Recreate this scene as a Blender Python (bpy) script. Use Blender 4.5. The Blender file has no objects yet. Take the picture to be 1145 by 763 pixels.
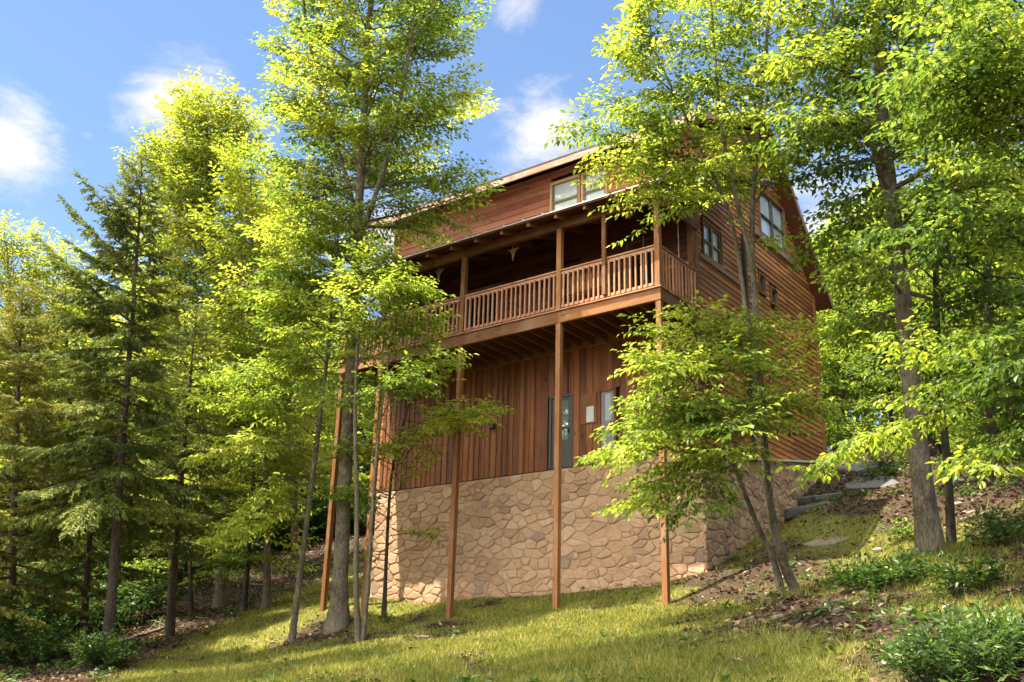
import bpy, math, random
import numpy as np
from mathutils import Vector, Matrix

SC = bpy.context.scene
COL = SC.collection
# ================================================================== camera
CX, CY, F = 572.5, 381.5, 1150.389          # photo pixels (1145 x 763)
PITCH, YAW, ROLL = 0.339821, -0.656696, 0.028102
CAM = np.array([10.86889, -19.66075, -9.26551])
FW = np.array([math.sin(YAW)*math.cos(PITCH), math.cos(YAW)*math.cos(PITCH), math.sin(PITCH)])
_r = np.array([math.cos(YAW), -math.sin(YAW), 0.0]); _u = np.cross(_r, FW)
RT = _r*math.cos(ROLL)+_u*math.sin(ROLL)
UP = -_r*math.sin(ROLL)+_u*math.cos(ROLL)
cd = bpy.data.cameras.new("camera"); cam = bpy.data.objects.new("camera", cd); COL.objects.link(cam)
cd.sensor_width = 36.0; cd.lens = F/1145*36; cd.clip_end = 2000; cd.clip_start = 0.1
M = Matrix(((RT[0], UP[0], -FW[0], CAM[0]), (RT[1], UP[1], -FW[1], CAM[1]), (RT[2], UP[2], -FW[2], CAM[2]), (0, 0, 0, 1)))
cam.matrix_world = M
SC.camera = cam
def ray(px, py): return FW+RT*((px-CX)/F)+UP*((CY-py)/F)
def at(px, py, D): return CAM+ray(px, py)*D      # the point that many metres deep along that line of sight
def proj(P):
    d = np.asarray(P)-CAM; Z = d@FW
    return CX+F*(d@RT)/Z, CY-F*(d@UP)/Z, Z

# ================================================================== light
SUN_EL = 68.5
SUN_TRAVEL = np.array([0.44, 0.90]); SUN_TRAVEL /= np.linalg.norm(SUN_TRAVEL)
sd = bpy.data.lights.new("sun", 'SUN'); sun = bpy.data.objects.new("sun", sd); COL.objects.link(sun)
sd.energy = 4.6; sd.angle = math.radians(0.5); sd.color = (1.0, 0.90, 0.72)
e = math.radians(SUN_EL)
sun.rotation_euler = Vector((SUN_TRAVEL[0]*math.cos(e), SUN_TRAVEL[1]*math.cos(e), -math.sin(e))).to_track_quat('-Z', 'Y').to_euler()
sun.location = (-30, -10, 40)
w = bpy.data.worlds.new("World"); SC.world = w; w.use_nodes = True
nt = w.node_tree; N = nt.nodes; LK = nt.links
for n in list(N): N.remove(n)
out = N.new('ShaderNodeOutputWorld'); bg = N.new('ShaderNodeBackground'); bg.inputs[1].default_value = 0.06
sky = N.new('ShaderNodeTexSky'); sky.sky_type = 'NISHITA'; sky.sun_disc = False
sky.sun_elevation = e; sky.sun_rotation = math.atan2(-SUN_TRAVEL[0], -SUN_TRAVEL[1])
sky.air_density = 1.0; sky.dust_density = 0.1; sky.ozone_density = 3.0
LK.new(sky.outputs[0], bg.inputs[0])
# clouds: white patches of sky in fixed compass directions, broken up by noise
tc = N.new('ShaderNodeTexCoord')
nz = N.new('ShaderNodeTexNoise'); nz.inputs['Scale'].default_value = 7.5; nz.inputs['Detail'].default_value = 10; nz.inputs['Roughness'].default_value = 0.66
nz.inputs['Distortion'].default_value = 0.45
mp = N.new('ShaderNodeMapping'); mp.inputs['Scale'].default_value = (1, 1, 2.2)
LK.new(tc.outputs['Generated'], mp.inputs[0]); LK.new(mp.outputs[0], nz.inputs['Vector'])
def mathn(op, a, b=None):
    m = N.new('ShaderNodeMath'); m.operation = op
    for i, x in enumerate((a, b)):
        if x is None: continue
        if isinstance(x, (int, float)): m.inputs[i].default_value = x
        else: LK.new(x, m.inputs[i])
    return m.outputs[0]
acc = None
for (px, py, rad, amp) in ((608, 150, .085, .95), (195, 115, .085, .80), (8, 165, .085, .92), (575, 2, .05, .6), (960, 260, .13, .9), (430, 270, .10, .85), (96, 155, .014, .4), (60, 330, .09, .5)):
    d = ray(px, py); d = d/np.linalg.norm(d)
    vm = N.new('ShaderNodeVectorMath'); vm.operation = 'DISTANCE'; LK.new(tc.outputs['Generated'], vm.inputs[0]); vm.inputs[1].default_value = tuple(d)
    mr = N.new('ShaderNodeMapRange'); mr.interpolation_type = 'SMOOTHSTEP'
    mr.inputs['From Min'].default_value = rad; mr.inputs['From Max'].default_value = 0.0
    mr.inputs['To Min'].default_value = 0.0; mr.inputs['To Max'].default_value = amp
    LK.new(vm.outputs['Value'], mr.inputs['Value'])
    acc = mr.outputs[0] if acc is None else mathn('MAXIMUM', acc, mr.outputs[0])
dens = mathn('ADD', mathn('MULTIPLY', nz.outputs['Fac'], 2.3), acc)
cr = N.new('ShaderNodeMapRange'); cr.interpolation_type = 'SMOOTHSTEP'
cr.inputs['From Min'].default_value = 1.35; cr.inputs['From Max'].default_value = 2.25
LK.new(dens, cr.inputs['Value'])
gate = N.new('ShaderNodeMapRange'); gate.inputs['From Min'].default_value = 0.0; gate.inputs['From Max'].default_value = 0.25; LK.new(acc, gate.inputs['Value'])
cf = mathn('MULTIPLY', cr.outputs[0], gate.outputs[0])
# unseen bright cloud added overhead and behind the viewer to lift the fill light
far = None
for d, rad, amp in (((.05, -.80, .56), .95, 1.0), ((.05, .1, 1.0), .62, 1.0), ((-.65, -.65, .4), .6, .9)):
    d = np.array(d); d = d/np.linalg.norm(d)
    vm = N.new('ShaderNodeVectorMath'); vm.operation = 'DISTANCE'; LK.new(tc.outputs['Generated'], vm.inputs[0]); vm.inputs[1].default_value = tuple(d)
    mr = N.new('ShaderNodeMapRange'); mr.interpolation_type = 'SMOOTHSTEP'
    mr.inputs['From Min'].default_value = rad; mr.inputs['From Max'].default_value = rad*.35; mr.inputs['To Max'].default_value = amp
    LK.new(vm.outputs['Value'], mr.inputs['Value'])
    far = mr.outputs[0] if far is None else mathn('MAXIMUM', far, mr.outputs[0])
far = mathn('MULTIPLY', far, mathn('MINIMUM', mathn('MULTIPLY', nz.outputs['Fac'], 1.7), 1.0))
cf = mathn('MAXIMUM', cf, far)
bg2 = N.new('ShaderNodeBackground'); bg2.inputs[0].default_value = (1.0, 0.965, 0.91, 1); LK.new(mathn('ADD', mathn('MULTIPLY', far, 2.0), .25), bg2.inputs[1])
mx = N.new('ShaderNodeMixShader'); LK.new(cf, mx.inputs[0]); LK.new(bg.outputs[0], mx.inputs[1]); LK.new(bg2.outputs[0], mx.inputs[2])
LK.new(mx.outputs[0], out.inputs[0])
SC.view_settings.view_transform = 'Standard'; SC.view_settings.look = 'None'
SC.view_settings.exposure = 2.2; SC.view_settings.gamma = 1.0
try: SC.view_settings.use_curve_mapping = False
except Exception: pass
SC.cycles.max_bounces = 12; SC.cycles.transparent_max_bounces = 4; SC.cycles.diffuse_bounces = 10
SC.cycles.transmission_bounces = 10; SC.cycles.glossy_bounces = 2
SC.cycles.use_adaptive_sampling = True; SC.cycles.adaptive_threshold = 0.02
SC.cycles.use_denoising = True

# ================================================================== helpers
def empty(name, loc, label=None, cat=None, group=None, kind=None, rz=0.0, sc=1.0):
    o = bpy.data.objects.new(name, None); o.empty_display_size = .3
    o.location = tuple(float(x) for x in loc); o.rotation_euler = (0, 0, rz); o.scale = (sc, sc, sc); COL.objects.link(o)
    tag(o, label, cat, group, kind); return o
def tag(o, label=None, cat=None, group=None, kind=None):
    if label: o['label'] = label
    if cat: o['category'] = cat
    if group: o['group'] = group
    if kind: o['kind'] = kind
    return o
def link_mesh(name, me, mat, parent=None):
    o = bpy.data.objects.new(name, me); COL.objects.link(o)
    if mat is not None:
        for m in (mat if isinstance(mat, (list, tuple)) else [mat]): me.materials.append(m)
    if parent is not None: o.parent = parent
    return o
def np_mesh(name, V, faces, mat, parent=None, v=None, smooth=False, origin=None):
    """faces: list of integer arrays (n,k)"""
    me = bpy.data.meshes.new(name)
    V = np.asarray(V, dtype=np.float32)
    if origin is not None: V = V-np.asarray(origin, dtype=np.float32)
    me.vertices.add(len(V)); me.vertices.foreach_set('co', V.ravel())
    loops = np.concatenate([f.ravel() for f in faces]); tot = np.concatenate([np.full(len(f), f.shape[1]) for f in faces])
    me.loops.add(len(loops)); me.loops.foreach_set('vertex_index', loops.astype(np.int32))
    me.polygons.add(len(tot))
    me.polygons.foreach_set('loop_start', np.concatenate([[0], np.cumsum(tot)[:-1]]).astype(np.int32))
    try: me.polygons.foreach_set('loop_total', tot.astype(np.int32))
    except Exception: pass
    me.polygons.foreach_set('use_smooth', np.full(len(tot), smooth))
    me.update(calc_edges=True)
    if v is not None:
        a = me.attributes.new('v', 'FLOAT', 'POINT'); a.data.foreach_set('value', np.asarray(v, dtype=np.float32))
    return link_mesh(name, me, mat, parent)

class MB:
    """collects boxes and prisms, then links them as one mesh object"""
    def __init__(s): s.V = []; s.F = []; s.v = []
    def add(s, pts, faces, v=None):
        b = len(s.V); s.V += [tuple(float(c) for c in p) for p in pts]; s.F += [tuple(i+b for i in f) for f in faces]
        v = random.random() if v is None else v
        s.v += [v]*len(pts); return s
    def box(s, x0, x1, y0, y1, z0, z1, v=None):
        return s.add([(x0, y0, z0), (x1, y0, z0), (x1, y1, z0), (x0, y1, z0), (x0, y0, z1), (x1, y0, z1), (x1, y1, z1), (x0, y1, z1)],
                     [(0, 3, 2, 1), (4, 5, 6, 7), (0, 1, 5, 4), (1, 2, 6, 5), (2, 3, 7, 6), (3, 0, 4, 7)], v)
    def hexa(s, lo, hi, v=None):
        return s.add(list(lo)+list(hi), [(0, 3, 2, 1), (4, 5, 6, 7), (0, 1, 5, 4), (1, 2, 6, 5), (2, 3, 7, 6), (3, 0, 4, 7)], v)
    def prism(s, poly, axis, a0, a1, v=None):
        """poly: 2D points; axis 'x' -> (y,z) profile run from a0 to a1; 'y' -> (x,z)"""
        n = len(poly)
        def P(q, a): return (a, q[0], q[1]) if axis == 'x' else ((q[0], a, q[1]) if axis == 'y' else (q[0], q[1], a))
        pts = [P(q, a0) for q in poly]+[P(q, a1) for q in poly]
        f = [tuple(range(n)), tuple(range(2*n-1, n-1, -1))]+[(i, i+n, (i+1) % n+n, (i+1) % n) for i in range(n)]
        return s.add(pts, f, v)
    def build(s, name, mat, parent=None, bevel=0.0, smooth=False, origin=None):
        me = bpy.data.meshes.new(name)
        V = s.V if origin is None else [tuple(a-b for a, b in zip(p, origin)) for p in s.V]
        me.from_pydata(V, [], s.F); me.update()
        import bmesh
        bm = bmesh.new(); bm.from_mesh(me); bmesh.ops.recalc_face_normals(bm, faces=bm.faces); bm.to_mesh(me); bm.free()
        a = me.attributes.new('v', 'FLOAT', 'POINT'); a.data.foreach_set('value', np.array(s.v, dtype=np.float32))
        if smooth: me.polygons.foreach_set('use_smooth', [True]*len(me.polygons))
        o = link_mesh(name, me, mat, parent)
        if bevel:
            m = o.modifiers.new('bevel', 'BEVEL'); m.width = bevel; m.segments = 2; m.limit_method = 'ANGLE'; m.angle_limit = math.radians(40)
        return o

# ------------------------------------------------------------------ materials
def new_mat(name):
    m = bpy.data.materials.new(name); m.use_nodes = True
    nt = m.node_tree; b = nt.nodes['Principled BSDF']
    return m, nt, b
def node(nt, t, **kw):
    n = nt.nodes.new(t)
    for k, v in kw.items(): setattr(n, k, v)
    return n
def ramp(nt, stops, fac):
    r = node(nt, 'ShaderNodeValToRGB'); cr = r.color_ramp
    while len(cr.elements) < len(stops): cr.elements.new(0.5)
    for el, (p, c) in zip(cr.elements, stops): el.position = p; el.color = (*c, 1)
    nt.links.new(fac, r.inputs[0]); return r.outputs[0]
def attr(nt, name='v'):
    a = node(nt, 'ShaderNodeAttribute'); a.attribute_name = name; return a.outputs['Fac']
def noise(nt, scale, vec=None, detail=6, rough=.6, dist=0.0):
    n = node(nt, 'ShaderNodeTexNoise'); n.inputs['Scale'].default_value = scale; n.inputs['Detail'].default_value = detail
    n.inputs['Roughness'].default_value = rough; n.inputs['Distortion'].default_value = dist
    if vec is not None: nt.links.new(vec, n.inputs['Vector'])
    return n.outputs['Fac']
def mapping(nt, vec, scale):
    m = node(nt, 'ShaderNodeMapping'); m.inputs['Scale'].default_value = scale; nt.links.new(vec, m.inputs[0]); return m.outputs[0]
def mth(nt, op, a, b):
    m = node(nt, 'ShaderNodeMath', operation=op)
    for i, x in enumerate((a, b)):
        if isinstance(x, (int, float)): m.inputs[i].default_value = x
        else: nt.links.new(x, m.inputs[i])
    return m.outputs[0]
def mixc(nt, fac, a, b, mode='MIX'):
    m = node(nt, 'ShaderNodeMix', data_type='RGBA', blend_type=mode)
    for s, x in ((0, fac), (6, a), (7, b)):
        if isinstance(x, (int, float)): m.inputs[s].default_value = x
        elif isinstance(x, tuple): m.inputs[s].default_value = (*x, 1)
        else: nt.links.new(x, m.inputs[s])
    return m.outputs[2]
def bump(nt, h, strength, dist=.02):
    b = node(nt, 'ShaderNodeBump'); b.inputs['Strength'].default_value = strength; b.inputs['Distance'].default_value = dist
    nt.links.new(h, b.inputs['Height']); return b.outputs[0]
def obj_co(nt):
    return node(nt, 'ShaderNodeTexCoord').outputs['Object']

def wood(name, axis, dark, mid, light, stain=.5, rough=.75, grey=None):
    m, nt, b = new_mat(name)
    v = attr(nt); co = obj_co(nt)
    cb = node(nt, 'ShaderNodeCombineXYZ'); k = mth(nt, 'MULTIPLY', v, 37.0)
    for i in range(3): nt.links.new(k, cb.inputs[i])
    ad = node(nt, 'ShaderNodeVectorMath', operation='ADD'); nt.links.new(co, ad.inputs[0]); nt.links.new(cb.outputs[0], ad.inputs[1])
    s = [22, 22, 22]; s['xyz'.index(axis)] = 1.0
    g = noise(nt, 1.6, mapping(nt, ad.outputs[0], tuple(s)), 5, .65, .6)
    st = noise(nt, 0.9, mapping(nt, ad.outputs[0], tuple(1.5 if i != 'xyz'.index(axis) else .7 for i in range(3))), 4, .6)
    f = mth(nt, 'ADD', mth(nt, 'MULTIPLY', mth(nt, 'SUBTRACT', mth(nt, 'MULTIPLY', g, 1.7), .35), .42), mth(nt, 'ADD', mth(nt, 'MULTIPLY', v, .34), mth(nt, 'MULTIPLY', st, .36)))
    c = ramp(nt, [(.22, dark), (.5, mid), (.80, light)], f)
    kn = noise(nt, 2.6, mapping(nt, ad.outputs[0], tuple(2.2 if i != 'xyz'.index(axis) else .9 for i in range(3))), 2, .5)
    km = node(nt, 'ShaderNodeMapRange'); km.inputs['From Min'].default_value = .66; km.inputs['From Max'].default_value = .74; nt.links.new(kn, km.inputs['Value'])
    c = mixc(nt, mth(nt, 'MULTIPLY', km.outputs[0], .75), c, tuple(x*.35 for x in dark))
    if grey:
        gn = noise(nt, 1.3, ad.outputs[0], 6, .7)
        gr = node(nt, 'ShaderNodeMapRange'); gr.inputs['From Min'].default_value = .5; gr.inputs['From Max'].default_value = .68; nt.links.new(gn, gr.inputs['Value'])
        c = mixc(nt, mth(nt, 'MULTIPLY', gr.outputs[0], stain), c, grey)
    nt.links.new(c, b.inputs['Base Color']); b.inputs['Roughness'].default_value = rough
    b.inputs['Specular IOR Level'].default_value = .3
    nt.links.new(bump(nt, g, .35, .006), b.inputs['Normal'])
    return m
def plain(name, col, rough=.6, metal=0.0, spec=.4, var=.25, sc=6.0):
    m, nt, b = new_mat(name)
    n = noise(nt, sc, obj_co(nt), 6, .65)
    c = mixc(nt, n, tuple(x*(1-var) for x in col), tuple(min(1, x*(1+var)) for x in col))
    nt.links.new(c, b.inputs['Base Color']); b.inputs['Roughness'].default_value = rough; b.inputs['Metallic'].default_value = metal
    b.inputs['Specular IOR Level'].default_value = spec
    return m
def leafmat(name, stops, trans=.45, tcol=(1.25, 1.2, .75), rough=.45, spec=.35):
    m, nt, b = new_mat(name)
    c = ramp(nt, stops, attr(nt))
    nt.links.new(c, b.inputs['Base Color']); b.inputs['Roughness'].default_value = rough; b.inputs['Specular IOR Level'].default_value = spec
    t = node(nt, 'ShaderNodeBsdfTranslucent')
    tcn = mixc(nt, 1.0, c, tcol, 'MULTIPLY'); nt.links.new(tcn, t.inputs[0])
    mx = node(nt, 'ShaderNodeMixShader'); mx.inputs[0].default_value = trans
    nt.links.new(b.outputs[0], mx.inputs[1]); nt.links.new(t.outputs[0], mx.inputs[2])
    nt.links.new(mx.outputs[0], nt.nodes['Material Output'].inputs[0])
    return m
def bark(name, dark, light, moss=None, vs=18):
    m, nt, b = new_mat(name); co = obj_co(nt)
    n = noise(nt, 1.0, mapping(nt, co, (vs, vs, 3.6)), 8, .75, 1.2)
    n2 = noise(nt, 2.0, co, 4, .6)
    c = ramp(nt, [(.40, dark), (.60, light)], mth(nt, 'ADD', mth(nt, 'MULTIPLY', n, .75), mth(nt, 'MULTIPLY', n2, .25)))
    if moss:
        mr = node(nt, 'ShaderNodeMapRange'); mr.inputs['From Min'].default_value = .48; mr.inputs['From Max'].default_value = .68
        nt.links.new(noise(nt, 3.1, co, 6, .7), mr.inputs['Value'])
        c = mixc(nt, mth(nt, 'MULTIPLY', mr.outputs[0], .6), c, moss)
    nt.links.new(c, b.inputs['Base Color']); b.inputs['Roughness'].default_value = .9; b.inputs['Specular IOR Level'].default_value = .15
    nt.links.new(bump(nt, n, 1.0, .09), b.inputs['Normal'])
    return m

W = {}
for ax in 'xyz':
    W['siding_'+ax] = wood('cedar_siding_'+ax, ax, (.034, .0095, .0035), (.122, .038, .0088), (.25, .088, .023), .3, .62, (.20, .12, .085))
    if ax == 'y': W['siding_y'] = wood('lit_cedar_siding', 'y', (.065, .021, .007), (.22, .078, .019), (.42, .17, .044), .4, .62, (.25, .15, .095))  # gable siding copy lightened, its lit look painted into the colour
    W['frame_'+ax] = wood('stained_timber_'+ax, ax, (.046, .017, .005), (.148, .056, .015), (.28, .118, .036), .35, .7, (.27, .19, .13))
    W['rail_'+ax] = wood('weathered_rail_'+ax, ax, (.12, .046, .022), (.28, .125, .062), (.42, .22, .12), .5, .75, (.36, .25, .17))
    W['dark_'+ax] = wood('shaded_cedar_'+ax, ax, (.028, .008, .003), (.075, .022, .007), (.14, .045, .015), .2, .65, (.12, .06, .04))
W['red'] = wood('red_stained_boards', 'x', (.075, .020, .012), (.20, .058, .030), (.33, .13, .07), .35, .6, (.24, .14, .10))
W['fascia'] = wood('weathered_fascia', 'x', (.14, .06, .04), (.30, .17, .12), (.42, .30, .24), .8, .75, (.38, .35, .34))
W['trim'] = wood('rake_trim', 'y', (.10, .055, .04), (.22, .13, .095), (.34, .23, .17), .6, .75, (.3, .25, .21))
METAL = plain('grey_metal_roofing', (.46, .46, .45), .45, .35, .5, .25, 9)
SHING = plain('dark_roof_shingle', (.10, .085, .075), .9, 0, .2, .35, 14)
BLACK = plain('dark_metal', (.025, .022, .02), .5, .2, .4)
PAPER = plain('white_paper', (.44, .42, .38), .7)
PALEWIN = plain('window_blind', (.27, .30, .30), .5, 0, .3, .15, 2)
WINFRAME = wood('tan_window_frame', 'z', (.16, .075, .032), (.33, .18, .08), (.46, .29, .15), .3, .6, (.4, .3, .2))
WINSASH = plain('olive_window_sash', (.12, .095, .045), .5)
DARKFRAME = plain('dark_window_frame', (.045, .045, .042), .45)
STAR = plain('pale_carved_wood', (.40, .26, .11), .6, 0, .3, .2, 10)
CHAIN = plain('chain_steel', (.25, .2, .15), .45, .7)
def glass(name, tint, rough=.03):
    m, nt, b = new_mat(name)
    n = noise(nt, .9, obj_co(nt), 3, .5)
    b.inputs['Base Color'].default_value = (*tint, 1)
    b.inputs['Roughness'].default_value = rough; b.inputs['IOR'].default_value = 1.9; b.inputs['Specular IOR Level'].default_value = .9
    nt.links.new(bump(nt, n, .08, .02), b.inputs['Normal'])
    return m
GLASS = glass('window_glass', (.03, .04, .045))
GLASSL = glass('sky_and_curtain_glass', (.42, .48, .52))  # pale tint paints in the sky's reflection as well as curtains
GLASSD = glass('dim_window_glass', (.012, .016, .015))

# ================================================================== terrain
GP = [(0, 0, -7.19), (-2.8, 0, -7.15), (-6, 0, -7.28), (-8.9, 0, -6.98), (-10.4, 0, -6.85),
      (-.1, 2.0, -6.33), (-1.4, 2.0, -6.50), (-4.8, 2.0, -6.62), (-7.8, 2.0, -6.60), (-10.2, 2.0, -6.48),
      (-.1, 5.8, -4.95), (-.1, 10.1, -2.22), (-.1, 13, -1.4), (-5, 10, -3.4), (-11, 10, -4.2), (-5, 5, -5.4)]
for a in ((378, 702, 26.5), (402, 720, 24.5), (326, 716, 27), (429, 693, 27.2), (247, 680, 36), (120, 730, 26), (93, 728, 28), (190, 715, 30),
          (878, 674, 20.5), (1040, 612, 19), (1063, 613, 20.5), (572, 763, 14), (150, 763, 20), (900, 763, 11.5), (1145, 763, 9), (300, 640, 42),
          (905, 572, 26), (965, 522, 31), (1140, 560, 22), (572, 716, 19.5), (350, 620, 44), (1145, 660, 14), (1000, 500, 36), (1100, 490, 34)):
    GP.append(tuple(at(*a)))
GP += [(CAM[0], CAM[1], -10.9), (CAM[0]-6, CAM[1]-2, -11.2), (CAM[0]+6, CAM[1]+2, -10.4), (CAM[0], CAM[1]-8, -12.2), (-25, -12, -9.6), (-14, -16, -10.4),
       (-45, 8, -2.5), (-60, 14, 3), (-80, 22, 9), (-60, 45, 9), (-40, 40, 5), (-95, 0, 7), (-30, 30, 1.0), (0, 34, 6.5), (20, 22, 3.0), (25, 4, -3.5), (-36, -5, -8.6), (20, -10, -7.2), (-10, 24, 1.5)]
GP = np.array(GP, float)
_A = np.c_[np.ones(len(GP)), GP[:, :2]]
PL = np.linalg.lstsq(_A, GP[:, 2], rcond=None)[0]
_res = GP[:, 2]-_A@PL
SIG = 7.0
def _k(d2): return np.exp(-np.sqrt(d2+.3)/SIG)
_D2 = ((GP[:, None, :2]-GP[None, :, :2])**2).sum(-1)
_wt = np.linalg.solve(_k(_D2)+np.eye(len(GP))*.02, _res)
def _fbm(x, y):
    z = np.zeros_like(x)
    for i, (f, a) in enumerate(((.31, .10), (.73, .05), (1.7, .022), (3.9, .010), (8.7, .004))):
        z += a*np.sin(f*x*1.1+1.3*i+1.7*np.sin(f*y*.7+i))*np.cos(f*y*.93+2.1*i+1.3*np.sin(f*x*.6))
    return z
def gz(x, y):
    x = np.asarray(x, float); y = np.asarray(y, float); sh = np.broadcast(x, y).shape
    X = np.broadcast_to(x, sh).ravel(); Y = np.broadcast_to(y, sh).ravel()
    d2 = (X[:, None]-GP[None, :, 0])**2+(Y[:, None]-GP[None, :, 1])**2
    cxl = 90*np.tanh(X/90); cyl = 70*np.tanh(Y/70)
    z = PL[0]+PL[1]*cxl+PL[2]*cyl+_k(d2)@_wt+_fbm(X, Y)
    return z.reshape(sh) if sh else float(z[0])
def hit(px, py, d0=6.0, d1=70.0):
    """where that line of sight first meets the ground"""
    D = np.arange(d0, d1, .05); P = CAM+ray(px, py)[None, :]*D[:, None]
    below = P[:, 2] < gz(P[:, 0], P[:, 1])
    i = int(np.argmax(below)) if below.any() else len(D)-1
    return P[i]
def g3(x, y, dz=0.0): return np.array([x, y, gz(x, y)+dz])

# lawn outline on the ground (world points), everything outside it is woodland floor
LAWN_PX = [(60, 775), (150, 735), (230, 704), (300, 672), (360, 640), (405, 618), (440, 640), (540, 655), (700, 655), (790, 645), (812, 600), (860, 585), (905, 590), (985, 595), (930, 625), (850, 655),
           (835, 690), (905, 705), (975, 715), (985, 775)]
LAWN = np.array([hit(a, b)[:2] for a, b in LAWN_PX])
BANK = np.array([hit(a_, b_)[:2] for a_, b_ in [(770, 655), (795, 615), (870, 572), (980, 575), (1040, 590), (1120, 575), (1160, 600), (1160, 690), (1020, 690), (935, 670), (850, 650)]])
def in_poly(x, y, P):
    r = np.zeros(x.shape, bool); j = len(P)-1
    for i in range(len(P)):
        c = ((P[i, 1] > y) != (P[j, 1] > y)) & (x < (P[j, 0]-P[i, 0])*(y-P[i, 1])/(P[j, 1]-P[i, 1]+1e-12)+P[i, 0])
        r ^= c; j = i
    return r
def seg_dist(x, y, P):
    d = np.full(x.shape, 1e9)
    for i in range(len(P)):
        a = P[i-1]; b = P[i]; ab = b-a; t = np.clip(((x-a[0])*ab[0]+(y-a[1])*ab[1])/(ab@ab+1e-12), 0, 1)
        d = np.minimum(d, np.hypot(x-a[0]-t*ab[0], y-a[1]-t*ab[1]))
    return d
def lawn_amount(x, y):
    """0 woodland floor .. 1 mown grass"""
    x = np.asarray(x, float); y = np.asarray(y, float)
    s = seg_dist(x, y, LAWN)*np.where(in_poly(x, y, LAWN), 1, -1)
    n = np.sin(x*1.9+1.3*np.sin(y*1.4))*np.cos(y*2.3+np.sin(x*1.1))*.5+np.sin(x*5.1+y*3.3)*np.cos(y*4.7-x*1.9)*.3
    a = np.clip((s+.35+n*.6)/1.2, 0, 1)
    s2 = seg_dist(x, y, BANK)*np.where(in_poly(x, y, BANK), 1, -1)
    return np.maximum(a, np.clip((s2+.3+n*1.1)/1.4, 0, 1)*.9)
BARE = [(hit(px, py)[:2], r) for px, py, r in ((500, 712, .9), (415, 716, .8), (880, 690, 1.6), (372, 706, .9), (330, 716, .6), (800, 668, .8), (870, 615, .7), (500, 700, .5), (790, 690, .4), (850, 640, 1.2), (930, 690, .9))]
def bare_amount(x, y):
    b = np.zeros(np.shape(x))
    n = np.sin(x*3.3+2*np.sin(y*2.9))*np.cos(y*3.7+1.4*np.sin(x*2.3))
    n2 = np.sin(x*1.27+4+1.6*np.sin(y*.9))*np.cos(y*1.5+1.1*np.sin(x*1.8))
    for c, r in BARE: b = np.maximum(b, np.exp(-((x-c[0])**2/(r*1.4)**2+(y-c[1])**2/r**2))*(1.05+.5*n))
    b = np.maximum(b, np.clip(n2*1.3-.55+.4*n, 0, .85))
    return np.clip(b, 0, 1)

def build_ground():
    s = np.linspace(-1, 1, 380)
    xs = -2+24*s+150*np.sign(s)*np.abs(s)**5
    ys = 0+22*s+150*np.sign(s)*np.abs(s)**5
    X, Y = np.meshgrid(xs, ys)
    Z = gz(X, Y)
    n = len(s); idx = np.arange(n*n).reshape(n, n)
    q = np.stack([idx[:-1, :-1], idx[:-1, 1:], idx[1:, 1:], idx[1:, :-1]], -1).reshape(-1, 4)
    o = np_mesh('hillside_ground', np.c_[X.ravel(), Y.ravel(), Z.ravel()], [q], None, smooth=True)
    la = lawn_amount(X.ravel(), Y.ravel())*(1-bare_amount(X.ravel(), Y.ravel()))
    a = o.data.attributes.new('lawn', 'FLOAT', 'POINT'); a.data.foreach_set('value', la.astype(np.float32))
    m, nt, b = new_mat('woodland_soil_and_turf'); co = obj_co(nt)
    n1 = noise(nt, 2.2, co, 10, .7); n2 = noise(nt, 14, co, 8, .75); n3 = noise(nt, 60, co, 4, .7)
    f = mth(nt, 'ADD', mth(nt, 'MULTIPLY', n1, .35), mth(nt, 'ADD', mth(nt, 'MULTIPLY', n2, .4), mth(nt, 'MULTIPLY', n3, .25)))
    soil = ramp(nt, [(.36, (.016, .010, .006)), (.5, (.042, .029, .019)), (.62, (.088, .061, .040)), (.74, (.16, .12, .083))], f)
    turf = ramp(nt, [(.36, (.045, .050, .012)), (.52, (.13, .13, .028)), (.68, (.26, .22, .075))], f)
    la = mth(nt, 'ADD', attr(nt, 'lawn'), mth(nt, 'MULTIPLY', mth(nt, 'SUBTRACT', n2, .5), 1.6))
    mr = node(nt, 'ShaderNodeMapRange'); mr.inputs['From Min'].default_value = .3; mr.inputs['From Max'].default_value = .7; nt.links.new(la, mr.inputs['Value'])
    nt.links.new(mixc(nt, mr.outputs[0], soil, turf), b.inputs['Base Color']); b.inputs['Roughness'].default_value = .95; b.inputs['Specular IOR Level'].default_value = .1
    nt.links.new(bump(nt, f, .9, .06), b.inputs['Normal'])
    o.data.materials.append(m)
    tag(o, kind='structure')
build_ground()

# ================================================================== the house
random.seed(7); RNG = np.random.default_rng(7)
HX0, HX1 = -10.74, -.08        # left and right walls
YW, YR = 2.04, 10.12           # front and rear walls
ZS = -3.43                     # top of the stone base at the front
RIDGE = (6.07, 7.63)           # ridge (y, z), top of roof
def cap_z(y): return ZS if y < 2.9 else ZS+(y-2.9)*(1.29/7.22)
def gable_top(y):
    """top of the gable wall under the roof"""
    return 5.22+(y-YW)*.5 if y < RIDGE[0] else RIDGE[1]-.22-(y-RIDGE[0])*1.06
HOUSE = empty('wooden_house', (-.08, 2.04, -6.4), 'brown timber house on a tan stone base with a long covered deck on tall posts', 'house')
HOUSE.location = (0, 0, 0)
H = HOUSE

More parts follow.
